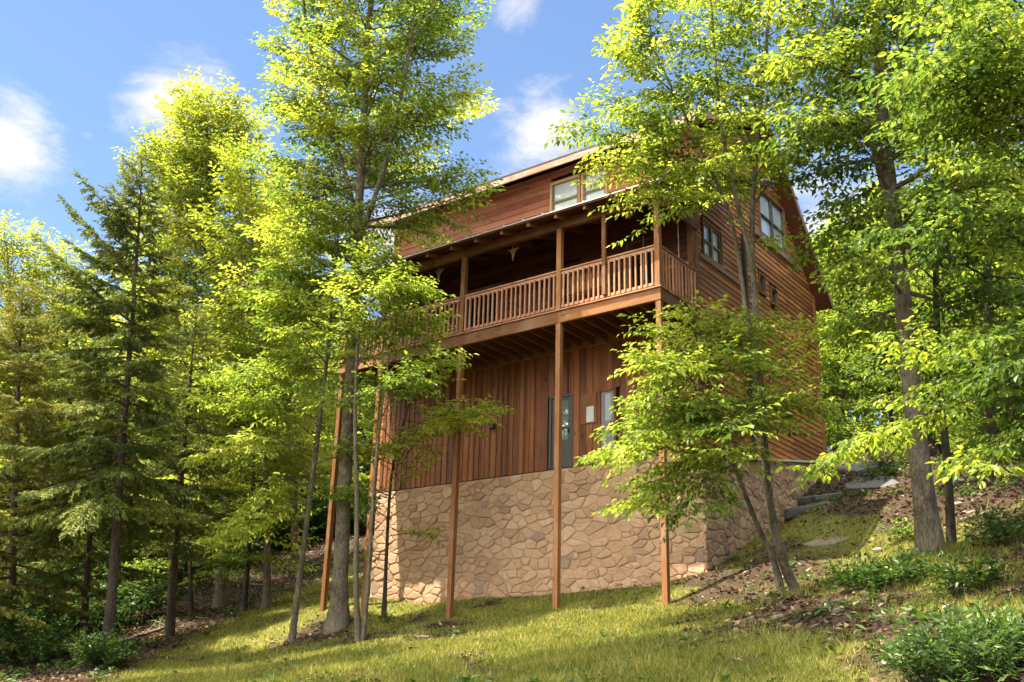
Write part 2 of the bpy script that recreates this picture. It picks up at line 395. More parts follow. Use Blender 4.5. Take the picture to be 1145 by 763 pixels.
# ---- stone base: real stones set in a mortar wall
def clip(poly, n, c):
    """keep the side where n.p <= c"""
    o = []
    for i in range(len(poly)):
        a = poly[i-1]; b = poly[i]; da = n[0]*a[0]+n[1]*a[1]-c; db = n[0]*b[0]+n[1]*b[1]-c
        if da <= 0: 
            o.append(a) if False else None
        if (da < 0) != (db < 0):
            t = da/(da-db); o.append((a[0]+(b[0]-a[0])*t, a[1]+(b[1]-a[1])*t))
        if db <= 0: o.append(b)
    return o
def stone_cells(region, cell, aspect, rng):
    us = [p[0] for p in region]; vs = [p[1] for p in region]
    seeds = []
    du = cell*aspect; dv = cell
    v = min(vs)-dv; r = 0
    while v < max(vs)+dv:
        u = min(us)-du+(r % 2)*du*.5
        while u < max(us)+du:
            if rng.random() > .24: seeds.append((u+rng.normal()*du*.34, v+rng.normal()*dv*.34))
            u += du
        v += dv*.92; r += 1
    S = np.array(seeds); SA = S/np.array([aspect, 1.0])
    cells = []
    for i, s in enumerate(SA):
        d = np.hypot(*(SA-s).T); near = np.argsort(d)[1:22]
        poly = [(p[0]/aspect, p[1]) for p in region]
        for j in near:
            n = SA[j]-s; c = (SA[j]@SA[j]-s@s)/2
            poly = clip(poly, n, c)
            if len(poly) < 3: break
        if len(poly) >= 3: cells.append([(p[0]*aspect, p[1]) for p in poly])
    return cells
def stone_wall_mesh(name, cells, tofn, mat, parent, rng, gap=.005):
    V = []; Fq = []; vv = []
    for poly in cells:
        P = np.array(poly); c = P.mean(0)
        ext = P.max(0)-P.min(0)
        if min(ext) < .07: continue
        # drop near duplicate points
        keep = [k for k in range(len(P)) if np.hypot(*(P[k]-P[k-1])) > .015]
        P = P[keep]
        if len(P) < 3: continue
        # inset, then round the corners
        d = P-c; L = np.hypot(*d.T)[:, None]; P = c+d*np.maximum(0, (L-gap*1.3))/np.maximum(L, 1e-6)
        for it in range(2):
            Q = []
            for k in range(len(P)):
                a = P[k]; b = P[(k+1) % len(P)]; t = .13 if it == 0 else .25
                Q += [a+(b-a)*t, a+(b-a)*(1-t)]
            P = np.array(Q)
        P = P+rng.normal(size=P.shape)*.0035
        ar = 0.5*np.sum(P[:, 0]*np.roll(P[:, 1], -1)-P[:, 1]*np.roll(P[:, 0], -1))
        if ar < 0: P = P[::-1]
        h = rng.uniform(.025, .06); n = len(P); base = len(V)
        tilt = rng.normal(size=2)*.035
        for ins, hh in ((0, -.01), (.0, h*.55), (.006, h*.8), (.02, h*.96), (.055, h)):
            d = P-c; L = np.hypot(*d.T)[:, None]; R = c+d*np.maximum(.1, (L-ins)/np.maximum(L, 1e-6))
            for p in R:
                hz = hh if hh < 0 else hh+(tilt@(p-c))*(hh/h)
                V.append(tofn(p[0], p[1], hz))
        for k in range(4):
            for a in range(n): Fq.append((base+k*n+a, base+k*n+(a+1) % n, base+(k+1)*n+(a+1) % n, base+(k+1)*n+a))
        V.append(tofn(c[0], c[1], h*1.02)); ce = len(V)-1
        for a in range(n): Fq.append((base+4*n+a, base+4*n+(a+1) % n, ce, ce))
        vv += [rng.random()]*(5*n+1)
    F = np.array(Fq); q = F[F[:, 2] != F[:, 3]]; t = F[F[:, 2] == F[:, 3]][:, :3]
    return np_mesh(name, np.array(V), [q, t], mat, parent, vv, smooth=True)
def stone_mat():
    m, nt, b = new_mat('tan_field_stone'); co = obj_co(nt); v = attr(nt)
    n = noise(nt, 8, co, 8, .75, .5); n2 = noise(nt, 34, co, 6, .8)
    base = ramp(nt, [(0, (.30, .165, .085)), (.15, (.44, .265, .145)), (.34, (.53, .34, .195)), (.5, (.40, .225, .12)), (.66, (.50, .305, .17)), (.8, (.57, .40, .25)), (.9, (.33, .19, .115)), (.955, (.25, .165, .12)), (1, (.18, .135, .11))], v)
    c = mixc(nt, mth(nt, 'POWER', mth(nt, 'MULTIPLY', n, 1.25), 2.2), base, (.29, .155, .08))
    c = mixc(nt, mth(nt, 'POWER', mth(nt, 'MULTIPLY', n2, 1.15), 3.5), c, (.64, .50, .36))
    nt.links.new(c, b.inputs['Base Color']); b.inputs['Roughness'].default_value = .9; b.inputs['Specular IOR Level'].default_value = .15
    nt.links.new(bump(nt, mth(nt, 'ADD', n, mth(nt, 'MULTIPLY', n2, .5)), 1.0, .06), b.inputs['Normal'])
    return m
STONE = stone_mat()
MORTAR = plain('mortar', (.35, .23, .14), .95, 0, .1, .3, 12)
bw = MB()
bw.box(HX0, HX1-.002, YW-.014, YW+.3, -8.2, ZS-.02)
fw = bw.build('foundation_wall', MORTAR, H)
cells = stone_cells([(HX0, -7.3), (HX1, -7.3), (HX1, ZS-.03), (HX0, ZS-.03)], .19, 1.6, RNG)
stone_wall_mesh('stone_facing', cells, lambda u, v, h: (u, YW-h, v), STONE, fw, RNG)
prof = [(YW+.302, -8), (YR, -8), (YR, cap_z(YR)-.06), (2.9, ZS-.06), (YW+.302, ZS-.06)]
sb = MB(); sb.prism(prof, 'x', HX0, HX0+.3); sb.build('foundation_wall', MORTAR, H)
sb = MB(); sb.prism(prof, 'x', HX1-.3, HX1+.012); sw = sb.build('foundation_wall', MORTAR, H)
cells = stone_cells([(YW-.03, -7.2), (YR, -7.2), (YR, cap_z(YR)-.07), (2.9, ZS-.07), (YW-.03, ZS-.07)], .19, 1.4, RNG)
stone_wall_mesh('stone_facing', cells, lambda u, v, h: (HX1+h, u, v), STONE, sw, RNG)
cap = MB()
cap.hexa([(HX1-.1, YW-.05, ZS-.055), (HX1+.12, YW-.05, ZS-.055), (HX1+.12, 2.9, ZS-.055), (HX1-.1, 2.9, ZS-.055)], [(HX1-.1, YW-.05, ZS), (HX1+.12, YW-.05, ZS), (HX1+.12, 2.9, ZS), (HX1-.1, 2.9, ZS)])
ze = cap_z(YR+.05)
cap.hexa([(HX1-.1, 2.902, ZS-.055), (HX1+.12, 2.902, ZS-.055), (HX1+.12, YR+.05, ze-.055), (HX1-.1, YR+.05, ze-.055)], [(HX1-.1, 2.902, ZS), (HX1+.12, 2.902, ZS), (HX1+.12, YR+.05, ze), (HX1-.1, YR+.05, ze)])
cap.build('stone_cap', plain('pale_cap_stone', (.46, .40, .31), .85, 0, .2, .2, 5), H)

# ---- walls. solid core first, then the boards on it
core = MB()
core.prism([(YW+.12, ZS-.02), (2.9, ZS-.02), (YR-.1, cap_z(YR)-.02), (YR-.1, 3.0), (RIDGE[0], RIDGE[1]-.35), (YW+.12, 5.1)], 'x', HX0+.06, HX1-.06)
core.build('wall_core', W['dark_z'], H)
# lower front: vertical board and batten
def vertical_boards(name, x0, x1, z0, z1, mat, holes=()):
    mb = MB(); x = x0
    while x < x1-.02:
        wd = min(random.uniform(.17, .23), x1-x)
        segs = [(z0, z1)]
        for (a, b, c, d) in holes:
            if x+wd > a+.02 and x < b-.02:
                segs = [s for (p, q) in segs for s in ((p, min(q, c)), (max(p, d), q)) if s[1]-s[0] > .03]
        for (p, q) in segs:
            mb.box(x, x+wd-.008, YW-random.uniform(.018, .028), YW+.12, p, q)
            if random.random() < .85: mb.box(x+wd-.03, x+wd+.022, YW-.048, YW-.0285, p, q)
        x += wd
    return mb.build(name, mat, H, bevel=.003)
LOW_HOLES = [(-4.5, -3.74, ZS, -1.45), (-2.95, -2.42, ZS, -1.5)]
vertical_boards('lower_front_wall', HX0, HX1, ZS, -.05, W['siding_z'], LOW_HOLES)
# upper front (behind the deck) and dormer: horizontal boards
def rows_front(name, x0, x1, z0, z1, mat, h=.185, holes=(), y=YW):
    mb = MB(); z = z0
    while z < z1-.03:
        zt = min(z+h, z1); x = x0
        while x < x1-.01:
            L = min(random.uniform(2.2, 4.6), x1-x)
            if x1-(x+L) < .5: L = x1-x
            segs = [(x, x+L)]
            for (a, b, c, d) in holes:
                if zt > c+.02 and z < d-.02: segs = [s for (p, q) in segs for s in ((p, min(q, a)), (max(p, b), q)) if s[1]-s[0] > .03]
            for p, q in segs:
                t = random.uniform(0, .004)
                mb.hexa([(p, y-.042-t, z), (q-.003, y-.042-t, z), (q-.003, y+.12, z), (p, y+.12, z)], [(p, y-.016-t, zt-.004), (q-.003, y-.016-t, zt-.004), (q-.003, y+.12, zt-.004), (p, y+.12, zt-.004)])
            x += L
        z = zt
    return mb.build(name, mat, H)
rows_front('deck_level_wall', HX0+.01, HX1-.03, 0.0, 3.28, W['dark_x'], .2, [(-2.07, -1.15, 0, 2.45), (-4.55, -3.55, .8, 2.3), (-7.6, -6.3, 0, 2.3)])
rows_front('dormer_wall', HX0+.01, HX1-.03, 3.30, 5.42, W['red'], .21, [(-4.58, -2.68, 3.75, 5.0)])
# gable side wall: horizontal boards cut to the roof line
def side_rows(name, xout, sgn, mat, z0=-3.5, h=.158, holes=()):
    mb = MB(); z = z0
    while z < RIDGE[1]-.2:
        zt = z+h-.004
        def span(zz):
            ya = YW-.03 if zz < 5.2 else YW+(zz-5.22)/.5
            yb = YR if zz < RIDGE[1]-.22-(YR-RIDGE[0])*1.06 else RIDGE[0]+(RIDGE[1]-.22-zz)/1.06
            lo = YW-.03 if zz > ZS else 99
            cut = YR
            if zz < cap_z(YR): cut = 2.9+(zz-ZS)/(1.29/7.22)
            return max(ya, YW-.03), min(yb, max(cut, YW))
        a0, b0 = span(z+.002); a1, b1 = span(zt)
        if b0-a0 > .05 and b1-a1 > .02 and z >= ZS-.01:
            cuts = [0.0]
            t = random.uniform(.25, .5)
            while t < .9: cuts.append(t); t += random.uniform(.3, .5)
            cuts.append(1.0)
            for c0, c1 in zip(cuts[:-1], cuts[1:]):
                p0 = a0+(b0-a0)*c0; q0 = a0+(b0-a0)*c1-.003; p1 = a1+(b1-a1)*c0; q1 = a1+(b1-a1)*c1-.003
                parts = [(p0, q0, p1, q1)]
                for (ya, yb, za, zb) in holes:
                    if zt > za+.03 and z < zb-.03:
                        nw = []
                        for (p0_, q0_, p1_, q1_) in parts:
                            if q0_ < ya or p0_ > yb: nw.append((p0_, q0_, p1_, q1_)); continue
                            if p0_ < ya-.03: nw.append((p0_, ya, p1_, ya))
                            if q0_ > yb+.03: nw.append((yb, q0_, yb, q1_))
                        parts = nw
                for (p0_, q0_, p1_, q1_) in parts:
                    o = random.uniform(.036, .043)
                    A = xout; B = xout+sgn*o; Cc = xout+sgn*.016; I = xout-sgn*.06
                    mb.hexa([(I, p0_, z), (B, p0_, z), (B, q0_, z), (I, q0_, z)], [(I, p1_, zt), (Cc, p1_, zt), (Cc, q1_, zt), (I, q1_, zt)])
        z += h
    return mb.build(name, mat, H)
SIDE_HOLES = [(2.40, 3.58, 1.74, 2.86), (6.15, 8.1, 3.84, 5.42), (6.62, 7.18, 1.82, 2.40), (5.85, 6.3, 1.9, 2.55)]
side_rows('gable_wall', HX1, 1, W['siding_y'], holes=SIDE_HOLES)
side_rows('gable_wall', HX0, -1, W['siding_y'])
# trim on the gable wall: corner boards, belly bands, a dark downspout
tr = MB()
tr.box(HX1+.002, HX1+.075, YW-.075, YW+.09, .04, 3.2); tr.build('corner_board', W['frame_z'], H, bevel=.006); tr = MB(); tr.box(HX1-.002, HX1+.07, YR-.12, YR+.03, cap_z(YR)+.01, 3.2); tr.build('corner_board', W['frame_z'], H, bevel=.006); tr = MB()
tr.box(HX1-.16, HX1+.002, YR+.002, YR+.05, -2.1, 3.1)
tr.build('corner_board', W['frame_z'], H, bevel=.006)
bb = MB(); bb.box(HX1+.03, HX1+.10, 2.2, 4.74, 1.62, 1.74); bb.build('belly_band', W['trim'], H, bevel=.006); bb = MB(); bb.box(HX1+.03, HX1+.11, 5.5, 9.0, 3.66, 3.83)
bb.build('belly_band', W['trim'], H, bevel=.006)
dsp = MB(); dsp.box(HX1+.06, HX1+.17, 4.76, 4.88, -3.2, 3.3); dsp.build('downspout', BLACK, H, bevel=.02)

# ---- windows and doors
def window_front(x0, x1, z0, z1, y, frame, sash, pane, parent=H, mull=0, rail=True, proud=.06, hung=None):
    t = .07
    f = MB(); f.box(x0-t, x0, y-proud, y+.10, z0-t, z1+t); f.box(x1, x1+t, y-proud, y+.10, z0-t, z1+t)
    f.box(x0, x1, y-proud, y+.10, z1, z1+t); f.box(x0-.03, x1+.03, y-proud-.03, y+.10, z0-t-.02, z0)
    fo = f.build('window', frame, parent, bevel=.006)
    s = MB(); a = .045
    ys, ye = y-.03, y+.02
    s.box(x0, x0+a, ys, ye, z0, z1); s.box(x1-a, x1, ys, ye, z0, z1); s.box(x0+a, x1-a, ys, ye, z0, z0+a); s.box(x0+a, x1-a, ys, ye, z1-a, z1)
    zm = z0+(z1-z0)*.48
    if rail: s.box(x0+a, x1-a, ys-.012, ye, zm-.03, zm+.03)
    for k in range(mull):
        xm = x0+(x1-x0)*(k+1)/(mull+1); s.box(xm-.022, xm+.022, ys-.006, ye, z0+a, z1-a)
    s.build('sash', sash, fo, bevel=.004)
    p = MB(); p.box(x0+.02, x1-.02, y+.022, y+.03, z0+.02, z1-.02); p.build('pane', pane, fo)
    return fo
window_front(-4.52, -3.62, 3.80, 4.95, YW, WINFRAME, WINSASH, GLASSL)
window_front(-3.44, -2.72, 3.80, 4.95, YW, WINFRAME, WINSASH, GLASSL)
window_front(-4.48, -3.62, .88, 2.22, YW, W['dark_z'], DARKFRAME, GLASSD)
def window_side(y0, y1, z0, z1, frame, sash, pane, mull=0, rail=True, t=.08):
    x = HX1
    f = MB(); f.box(x-.10, x+.075, y0-t, y0, z0-t, z1+t); f.box(x-.10, x+.075, y1, y1+t, z0-t, z1+t)
    f.box(x-.10, x+.075, y0, y1, z1, z1+t); f.box(x-.10, x+.10, y0-t, y1+t, z0-t-.02, z0-.002)
    fo = f.build('window', frame, H, bevel=.006)
    s = MB(); a = .05; xs, xe = x-.03, x+.035
    s.box(xs, xe, y0, y0+a, z0, z1); s.box(xs, xe, y1-a, y1, z0, z1); s.box(xs, xe, y0+a, y1-a, z0, z0+a); s.box(xs, xe, y0+a, y1-a, z1-a, z1)
    for k in range(mull):
        ym = y0+(y1-y0)*(k+1)/(mull+1); s.box(xs, xe+.012, ym-.05, ym+.05, z0+a, z1-a)
    if rail: s.box(xs, xe+.006, y0+a, y1-a, z0+(z1-z0)*.46-.025, z0+(z1-z0)*.46+.025)
    s.build('sash', sash, fo, bevel=.004)
    p = MB(); p.box(x-.035, x-.03, y0+.02, y1-.02, z0+.02, z1-.02); p.build('pane', pane, fo)
    return fo
window_side(2.48, 3.50, 1.82, 2.78, W['frame_z'], WINSASH, GLASSL, mull=1)
window_side(6.23, 8.02, 3.92, 5.36, W['frame_z'], DARKFRAME, GLASSL, mull=1)
window_side(6.70, 7.10, 1.88, 2.34, W['frame_z'], DARKFRAME, GLASSD, rail=False, t=.05)
window_side(5.92, 6.24, 1.96, 2.50, W['frame_z'], DARKFRAME, GLASSD, rail=False, t=.05)
def door(x0, x1, z0, z1, leaf, glass_mat, g0, g1, frame, split=None, hx=None):
    f = MB(); t = .07
    f.box(x0, x0+t, YW-.055, YW+.1, z0, z1); f.box(x1-t, x1, YW-.055, YW+.1, z0, z1); f.box(x0+t, x1-t, YW-.055, YW+.1, z1-t, z1)
    fo = f.build('door', frame, H, bevel=.005)
    l = MB(); a0, a1 = x0+t, x1-t
    l.box(a0, a0+.10, YW-.02, YW+.03, z0, z1-t); l.box(a1-.10, a1, YW-.02, YW+.03, z0, z1-t)
    l.box(a0+.1, a1-.1, YW-.02, YW+.03, z0, g0); l.box(a0+.1, a1-.1, YW-.02, YW+.03, g1, z1-t)
    if split: l.box(a0+.1, a1-.1, YW-.02, YW+.03, split-.04, split+.04)
    l.build('door_leaf', leaf, fo, bevel=.005)
    p = MB(); p.box(a0+.08, a1-.08, YW+.0, YW+.012, g0-.02, g1+.02); p.build('pane', glass_mat, fo)
    hh = MB(); hh.box((hx or a1-.07)-.02, (hx or a1-.07)+.02, YW-.075, YW-.022, z0+.92, z0+1.04); hh.build('handle', BLACK, fo, bevel=.008)
    return fo
GREEN_GLASS = glass('greenish_door_glass', (.10, .15, .125))
door(-4.5, -3.74, ZS, -1.45, DARKFRAME, GREEN_GLASS, ZS+.75, -1.6, DARKFRAME, split=-2.35)
door(-2.95, -2.42, ZS, -1.5, plain('pale_violet_door', (.17, .15, .17), .6), PALEWIN, -2.35, -1.62, W['siding_z'])
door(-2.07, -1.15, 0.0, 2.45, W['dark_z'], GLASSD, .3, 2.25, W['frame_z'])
door(-7.6, -6.3, 0.0, 2.3, DARKFRAME, GLASSD, .2, 2.15, W['frame_z'])
pn = MB(); pn.box(-3.48, -3.0, YW-.062, YW-.0495, -2.36, -1.55); pn.build('shutter', W['frame_z'], H, bevel=.004)

# ---- the deck
DX0, DX1 = -10.56, .08
rim = MB()
xs = [DX0, -8.92, -5.98, -2.82, DX1]
for a, b in zip(xs[:-1], xs[1:]): rim.box(a+.002, b-.002, -.07, -.02, -.318, -.015)
rim.box(DX1-.05, DX1, -.018, YW-.06, -.318, -.015); rim.box(DX0, DX0+.05, -.018, YW-.06, -.318, -.015)
rim.build('rim_beam', W['frame_x'], H, bevel=.006)
inner = MB(); inner.box(DX0+.06, DX1-.06, .0, .05, -.30, -.04); inner.box(DX0+.06, DX1-.06, YW-.13, YW-.075, -.30, -.04); inner.build('ledger', W['frame_x'], H)
db = MB(); y = -.12
while y < YW-.06:
    db.box(DX0-.03, DX1+.04, y, min(y+.137, YW-.05), -.012, .022); y += .142
db.build('deck_boards', W['rail_x'], H, bevel=.003)
x = DX0+.25; first = None
while x < DX1-.1:
    if first is None:
        j = MB(); j.box(-.02, .02, .055, YW-.14, -.285, -.016); first = j.build('joist', W['frame_y'], H); first.location.x = x
    else:
        o = first.copy(); COL.objects.link(o); o.parent = H; o.location.x = x
    x += .405
# posts
PX = [-.0, -2.82, -5.98, -8.92, -10.46]
pr = .068
for i, x in enumerate(PX):
    zb = gz(x, 0)-.25
    p = MB(); p.box(x-pr, x+pr, -pr+.01, pr+.01, zb, -.319 if 0 < i < 4 else -.319)
    p.build('post', W['frame_z'], H, bevel=.008)
    p = MB(); p.box(x-pr, x+pr, -pr-.005, pr-.005, .024, 2.258); p.build('post', W['frame_z'], H, bevel=.008)
    if i in (0, 4):
        p = MB(); p.box(x-pr+.01, x+pr-.01, -.015, .12, -.318, -.014); p.build('post', W['frame_z'], H, bevel=.005)
p = MB(); p.box(HX1-.1, HX1+.06, YW-.2, YW-.062, .024, 2.9); p.build('post', W['frame_z'], H, bevel=.008)
for x, z0, z1 in ((-1.44, .115, 2.258),):
    p = MB(); p.box(x-.05, x+.05, -.14, -.06, z0, z1); p.build('post', W['frame_z'], H, bevel=.006)
p = MB(); p.box(-.85, -.75, -.05, .05, 2.03, 2.257); p.build('hanging_block', W['frame_z'], H, bevel=.006)
# railing
def railing(a, b, ax):
    rl = MB(); c = MB()
    def bx(mb, s0, s1, o0, o1, z0, z1):
        if ax == 'x': mb.box(s0, s1, o0, o1, z0, z1)
        else: mb.box(o0, o1, s0, s1, z0, z1)
    bx(rl, a, b, -.06, .06, 1.075, 1.115)
    root = rl.build('railing', W['rail_'+ax], H, bevel=.006)
    bx(c, a, b, -.022, .022, .985, 1.073); c.build('rail', W['rail_'+ax], root, bevel=.004)
    c = MB(); bx(c, a, b, -.022, .022, .085, .165); c.build('rail', W['rail_'+ax], root, bevel=.004)
    n = max(2, int((b-a)/.148)); base = None
    for k in range(n):
        s = a+(b-a)*(k+.5)/n
        if base is None:
            q = MB(); q.box(-.021, .021, -.021, .021, .075, 1.01)
            base = q.build('baluster', W['rail_z'], root, bevel=.004); o = base
            meshes = [base.data]
            for t in range(3):
                q = MB(); q.box(-.021, .021, -.021, .021, .075, 1.01); tmp = q.build('baluster', W['rail_z'], root, bevel=.004); meshes.append(tmp.data); bpy.data.objects.remove(tmp)
        else:
            o = base.copy(); o.data = random.choice(meshes); COL.objects.link(o); o.parent = root
        off = random.uniform(-.008, .008)
        o.location = (s+off, -.043, 0) if ax == 'x' else (.043, s+off, 0)
        o.rotation_euler = (0, random.uniform(-.012, .012), 0)
    return root
for a, b in zip(PX[1:], PX[:-1]): railing(a+pr, b-pr, 'x')
side = railing(pr, YW-.21, 'y')
left = railing(pr, YW-.06, 'y'); left.location.x = -10.46
# bench against the railing and porch swing
def slatted(root, x0, x1, y0, y1, zs, zb, gap, name_leg=True):
    s = MB(); y = y0
    while y < y1-.03: s.box(x0, x1, y, y+.07, zs-.03, zs); y += .085
    s.build('seat', W['rail_x'], root, bevel=.004)
    b = MB(); x = x0
    while x < x1-.03: b.box(x, x+gap*.72, 0, .022, zs+.04, zb-.06); x += gap
    b.box(x0-.02, x1+.02, -.012, .034, zb-.06, zb); b.box(x0-.02, x1+.02, -.012, .034, zs+.0, zs+.05)
    return b
BEN = empty('bench', (-2.1, .16, .024), 'slatted wooden bench with its tall back against the deck railing', 'bench')
bb = slatted(BEN, -.62, .62, .05, .5, .45, 1.02, .098); bb.build('backrest', W['frame_z'], BEN, bevel=.004)
for sx in (-.58, .58):
    for sy in (.06, .46):
        l = MB(); l.box(sx-.03, sx+.03, sy-.03, sy+.03, 0, .42); l.build('leg', W['frame_z'], BEN, bevel=.004)
SWG = empty('porch_swing', (-.62, 1.72, .44), 'slatted porch swing hanging on chains at the right end of the deck', 'swing')
def swing():
    s = MB(); y = -.48
    while y < -.03: s.box(-.5, .5, y, y+.07, 0, .03); y += .085
    s.build('seat', W['rail_x'], SWG, bevel=.004)
    b = MB(); x = -.5
    while x < .48: b.box(x, x+.045, .02, .045, .05, .86); x += .09
    b.box(-.53, .53, .005, .06, .84, .92); b.box(-.53, .53, .005, .06, .0, .06)
    b.build('backrest', W['rail_z'], SWG, bevel=.004)
    for sx in (-.5, .5):
        a = MB(); a.box(sx-.03, sx+.03, -.5, .02, .26, .30); a.box(sx-.025, sx+.025, -.48, -.43, .03, .26); a.build('armrest', W['rail_y'], SWG, bevel=.004)
        c = MB(); z = .30
        while z < 1.95:
            c.box(sx-.012, sx+.012, -.462, -.45, z, z+.05); c.box(sx-.004, sx+.004, -.468, -.444, z+.04, z+.075); z += .07
        c.build('chain', CHAIN, SWG)
swing()

# ---- porch roof
PRX0, PRX1 = -10.95, 1.63
def prz(y): return 2.435+(y+.69)*.335
bm_ = MB()
for a, b in zip(xs[:-1], xs[1:]): bm_.box(a+.002 if a > DX0 else a-.3, b-.002, -.075, .06, 2.26, 2.50)
bm_.build('porch_beam', W['frame_x'], H, bevel=.008)
sbm = MB(); sbm.hexa([(.0, .062, 2.262), (.07, .062, 2.262), (.07, YW-.05, 2.262), (.0, YW-.05, 2.262)], [(.0, .062, 2.42), (.07, .062, 2.42), (.07, YW-.05, 2.42), (.0, YW-.05, 2.42)])
sbm.box(.01, .06, .1, YW-.05, 2.425, 2.62); sbm.build('porch_beam', W['frame_y'], H, bevel=.006)
br = MB(); br.hexa([(.0, .06, 2.05), (.06, .06, 2.05), (.06, .20, 2.05), (.0, .20, 2.05)], [(.0, .5, 2.25), (.06, .5, 2.25), (.06, .64, 2.25), (.0, .64, 2.25)])
# roof deck boards, metal sheet, edge
rd = MB()
rd.hexa([(PRX0, -.66, prz(-.66)-.075), (PRX1-.03, -.66, prz(-.66)-.075), (PRX1-.03, YW-.05, prz(YW-.05)-.075), (PRX0, YW-.05, prz(YW-.05)-.075)],
        [(PRX0, -.66, prz(-.66)-.03), (PRX1-.03, -.66, prz(-.66)-.03), (PRX1-.03, YW-.05, prz(YW-.05)-.03), (PRX0, YW-.05, prz(YW-.05)-.03)])
rd.hexa([(.03, YW-.048, prz(YW-.048)-.075), (PRX1-.03, YW-.048, prz(YW-.048)-.075), (PRX1-.03, 3.3, prz(3.3)-.075), (.03, 3.3, prz(3.3)-.075)],
        [(.03, YW-.048, prz(YW-.048)-.03), (PRX1-.03, YW-.048, prz(YW-.048)-.03), (PRX1-.03, 3.3, prz(3.3)-.03), (.03, 3.3, prz(3.3)-.03)])
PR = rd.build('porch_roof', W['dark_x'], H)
ms = MB(); x = PRX0-.02
while x < PRX1:
    x2 = min(x+.62, PRX1+.02); y1 = YW-.046 if x2 < .1 else 3.32
    ms.hexa([(x, -.69, prz(-.69)-.028), (x2, -.69, prz(-.69)-.028), (x2, y1, prz(y1)-.028), (x, y1, prz(y1)-.028)], [(x, -.69, prz(-.69)), (x2, -.69, prz(-.69)), (x2, y1, prz(y1)), (x, y1, prz(y1))])
    ms.hexa([(x-.014, -.695, prz(-.69)), (x+.014, -.695, prz(-.69)), (x+.014, y1, prz(y1)), (x-.014, y1, prz(y1))], [(x-.01, -.695, prz(-.69)+.035), (x+.01, -.695, prz(-.69)+.035), (x+.01, y1, prz(y1)+.035), (x-.01, y1, prz(y1)+.035)])
    x = x2
ms.build('metal_sheet', METAL, PR)
rk = MB(); rk.hexa([(PRX1-.028, -.68, prz(-.68)-.2), (PRX1+.02, -.68, prz(-.68)-.2), (PRX1+.02, 3.3, prz(3.3)-.2), (PRX1-.028, 3.3, prz(3.3)-.2)],
                   [(PRX1-.028, -.68, prz(-.68)-.03), (PRX1+.02, -.68, prz(-.68)-.03), (PRX1+.02, 3.3, prz(3.3)-.03), (PRX1-.028, 3.3, prz(3.3)-.03)])
rk.build('rake_board', W['dark_y'], PR)
first = None
for k in range(15):
    x = -10.3+k*.86
    if first is None:
        r = MB(); y0, y1 = -.6, YW-.06
        r.hexa([(-.045, y0, prz(y0)-.19), (.045, y0, prz(y0)-.19), (.045, y1, prz(y1)-.21), (-.045, y1, prz(y1)-.21)], [(-.045, y0, prz(y0)-.077), (.045, y0, prz(y0)-.077), (.045, y1, prz(y1)-.077), (-.045, y1, prz(y1)-.077)])
        first = r.build('rafter', W['frame_y'], PR, bevel=.006); first.location.x = x
    else:
        o = first.copy(); COL.objects.link(o); o.parent = PR; o.location.x = x
# ---- main roof
RX0, RX1 = -11.15, .42
mr = MB(); t = .12
ye = 1.36; zf = 5.34
def slab(mb, a, b, z0, z1, th0, th1, x0=RX0, x1=RX1):
    mb.hexa([(x0, a, z0-th1), (x1, a, z0-th1), (x1, b, z1-th1), (x0, b, z1-th1)], [(x0, a, z0-th0), (x1, a, z0-th0), (x1, b, z1-th0), (x0, b, z1-th0)])
zr_at = lambda y: RIDGE[1]-(y-RIDGE[0])*1.06
slab(mr, ye, RIDGE[0], zf, RIDGE[1], .03, .15); slab(mr, RIDGE[0]+.001, 10.46, RIDGE[1], zr_at(10.46), .03, .15)
MR = mr.build('main_roof', W['dark_y'], H)
sh = MB(); slab(sh, ye-.05, RIDGE[0], zf-.03, RIDGE[1]+.01, 0, .028, RX0-.02, RX1+.02); slab(sh, RIDGE[0]+.001, 10.5, RIDGE[1]+.01, zr_at(10.5)+.01, 0, .028, RX0-.02, RX1+.02)
sh.build('shingles', SHING, MR)
fa = MB(); fa.box(RX0, RX1, ye-.035, ye-.003, zf-.27, zf-.04); fa.build('fascia', W['fascia'], MR, bevel=.005)
rk = MB()
for xa in (RX1+.002, RX0-.037):
    rk = MB()
    for (a, b, z0, z1) in ((ye, RIDGE[0], zf, RIDGE[1]), (RIDGE[0]+.001, 10.46, RIDGE[1], zr_at(10.46))): slab(rk, a, b, z0, z1, .03, .24, xa, xa+.035)
    rk.build('rake_board', W['trim'], MR, bevel=.005)
# small things on the house
def star_ornament(loc, label):
    r = empty('star_ornament', loc, label, 'ornament', 'star ornaments hanging under the porch roof')
    mb = MB(); pts = [(-.19, .07), (-.055, .06), (0, .17), (.055, .06), (.19, .07), (.065, -.03), (.03, -.12), (0, -.29), (-.03, -.12), (-.065, -.03)]
    n = len(pts); V = [(a, -.02, b) for a, b in pts]+[(a, .02, b) for a, b in pts]+[(0, -.05, .02), (0, .05, .02)]
    Fs = [(i, (i+1) % n, 2*n) for i in range(n)]+[((i+1) % n+n, i+n, 2*n+1) for i in range(n)]+[(i, i+n, (i+1) % n+n, (i+1) % n) for i in range(n)]
    mb.add(V, Fs, .5); mb.build('star', STAR, r)
    c = MB(); c.box(-.006, .006, -.006, .006, .165, prz(loc[1])-.08-loc[2]); c.build('cord', CHAIN, r)
star_ornament((-4.68, .45, 2.30), 'pale wooden star with a long lower point hanging in the middle bay of the porch')
star_ornament((-7.33, .45, 2.32), 'pale wooden star half hidden by leaves in the porch bay further along')
lamp = empty('wall_lamp', (-6.36, YW-.05, -1.98), 'small black wall lamp on the lower board wall under the deck', 'lamp')
m_ = MB(); m_.box(-.05, .05, -.02, .02, -.09, .09); m_.build('back_plate', BLACK, lamp, bevel=.01)
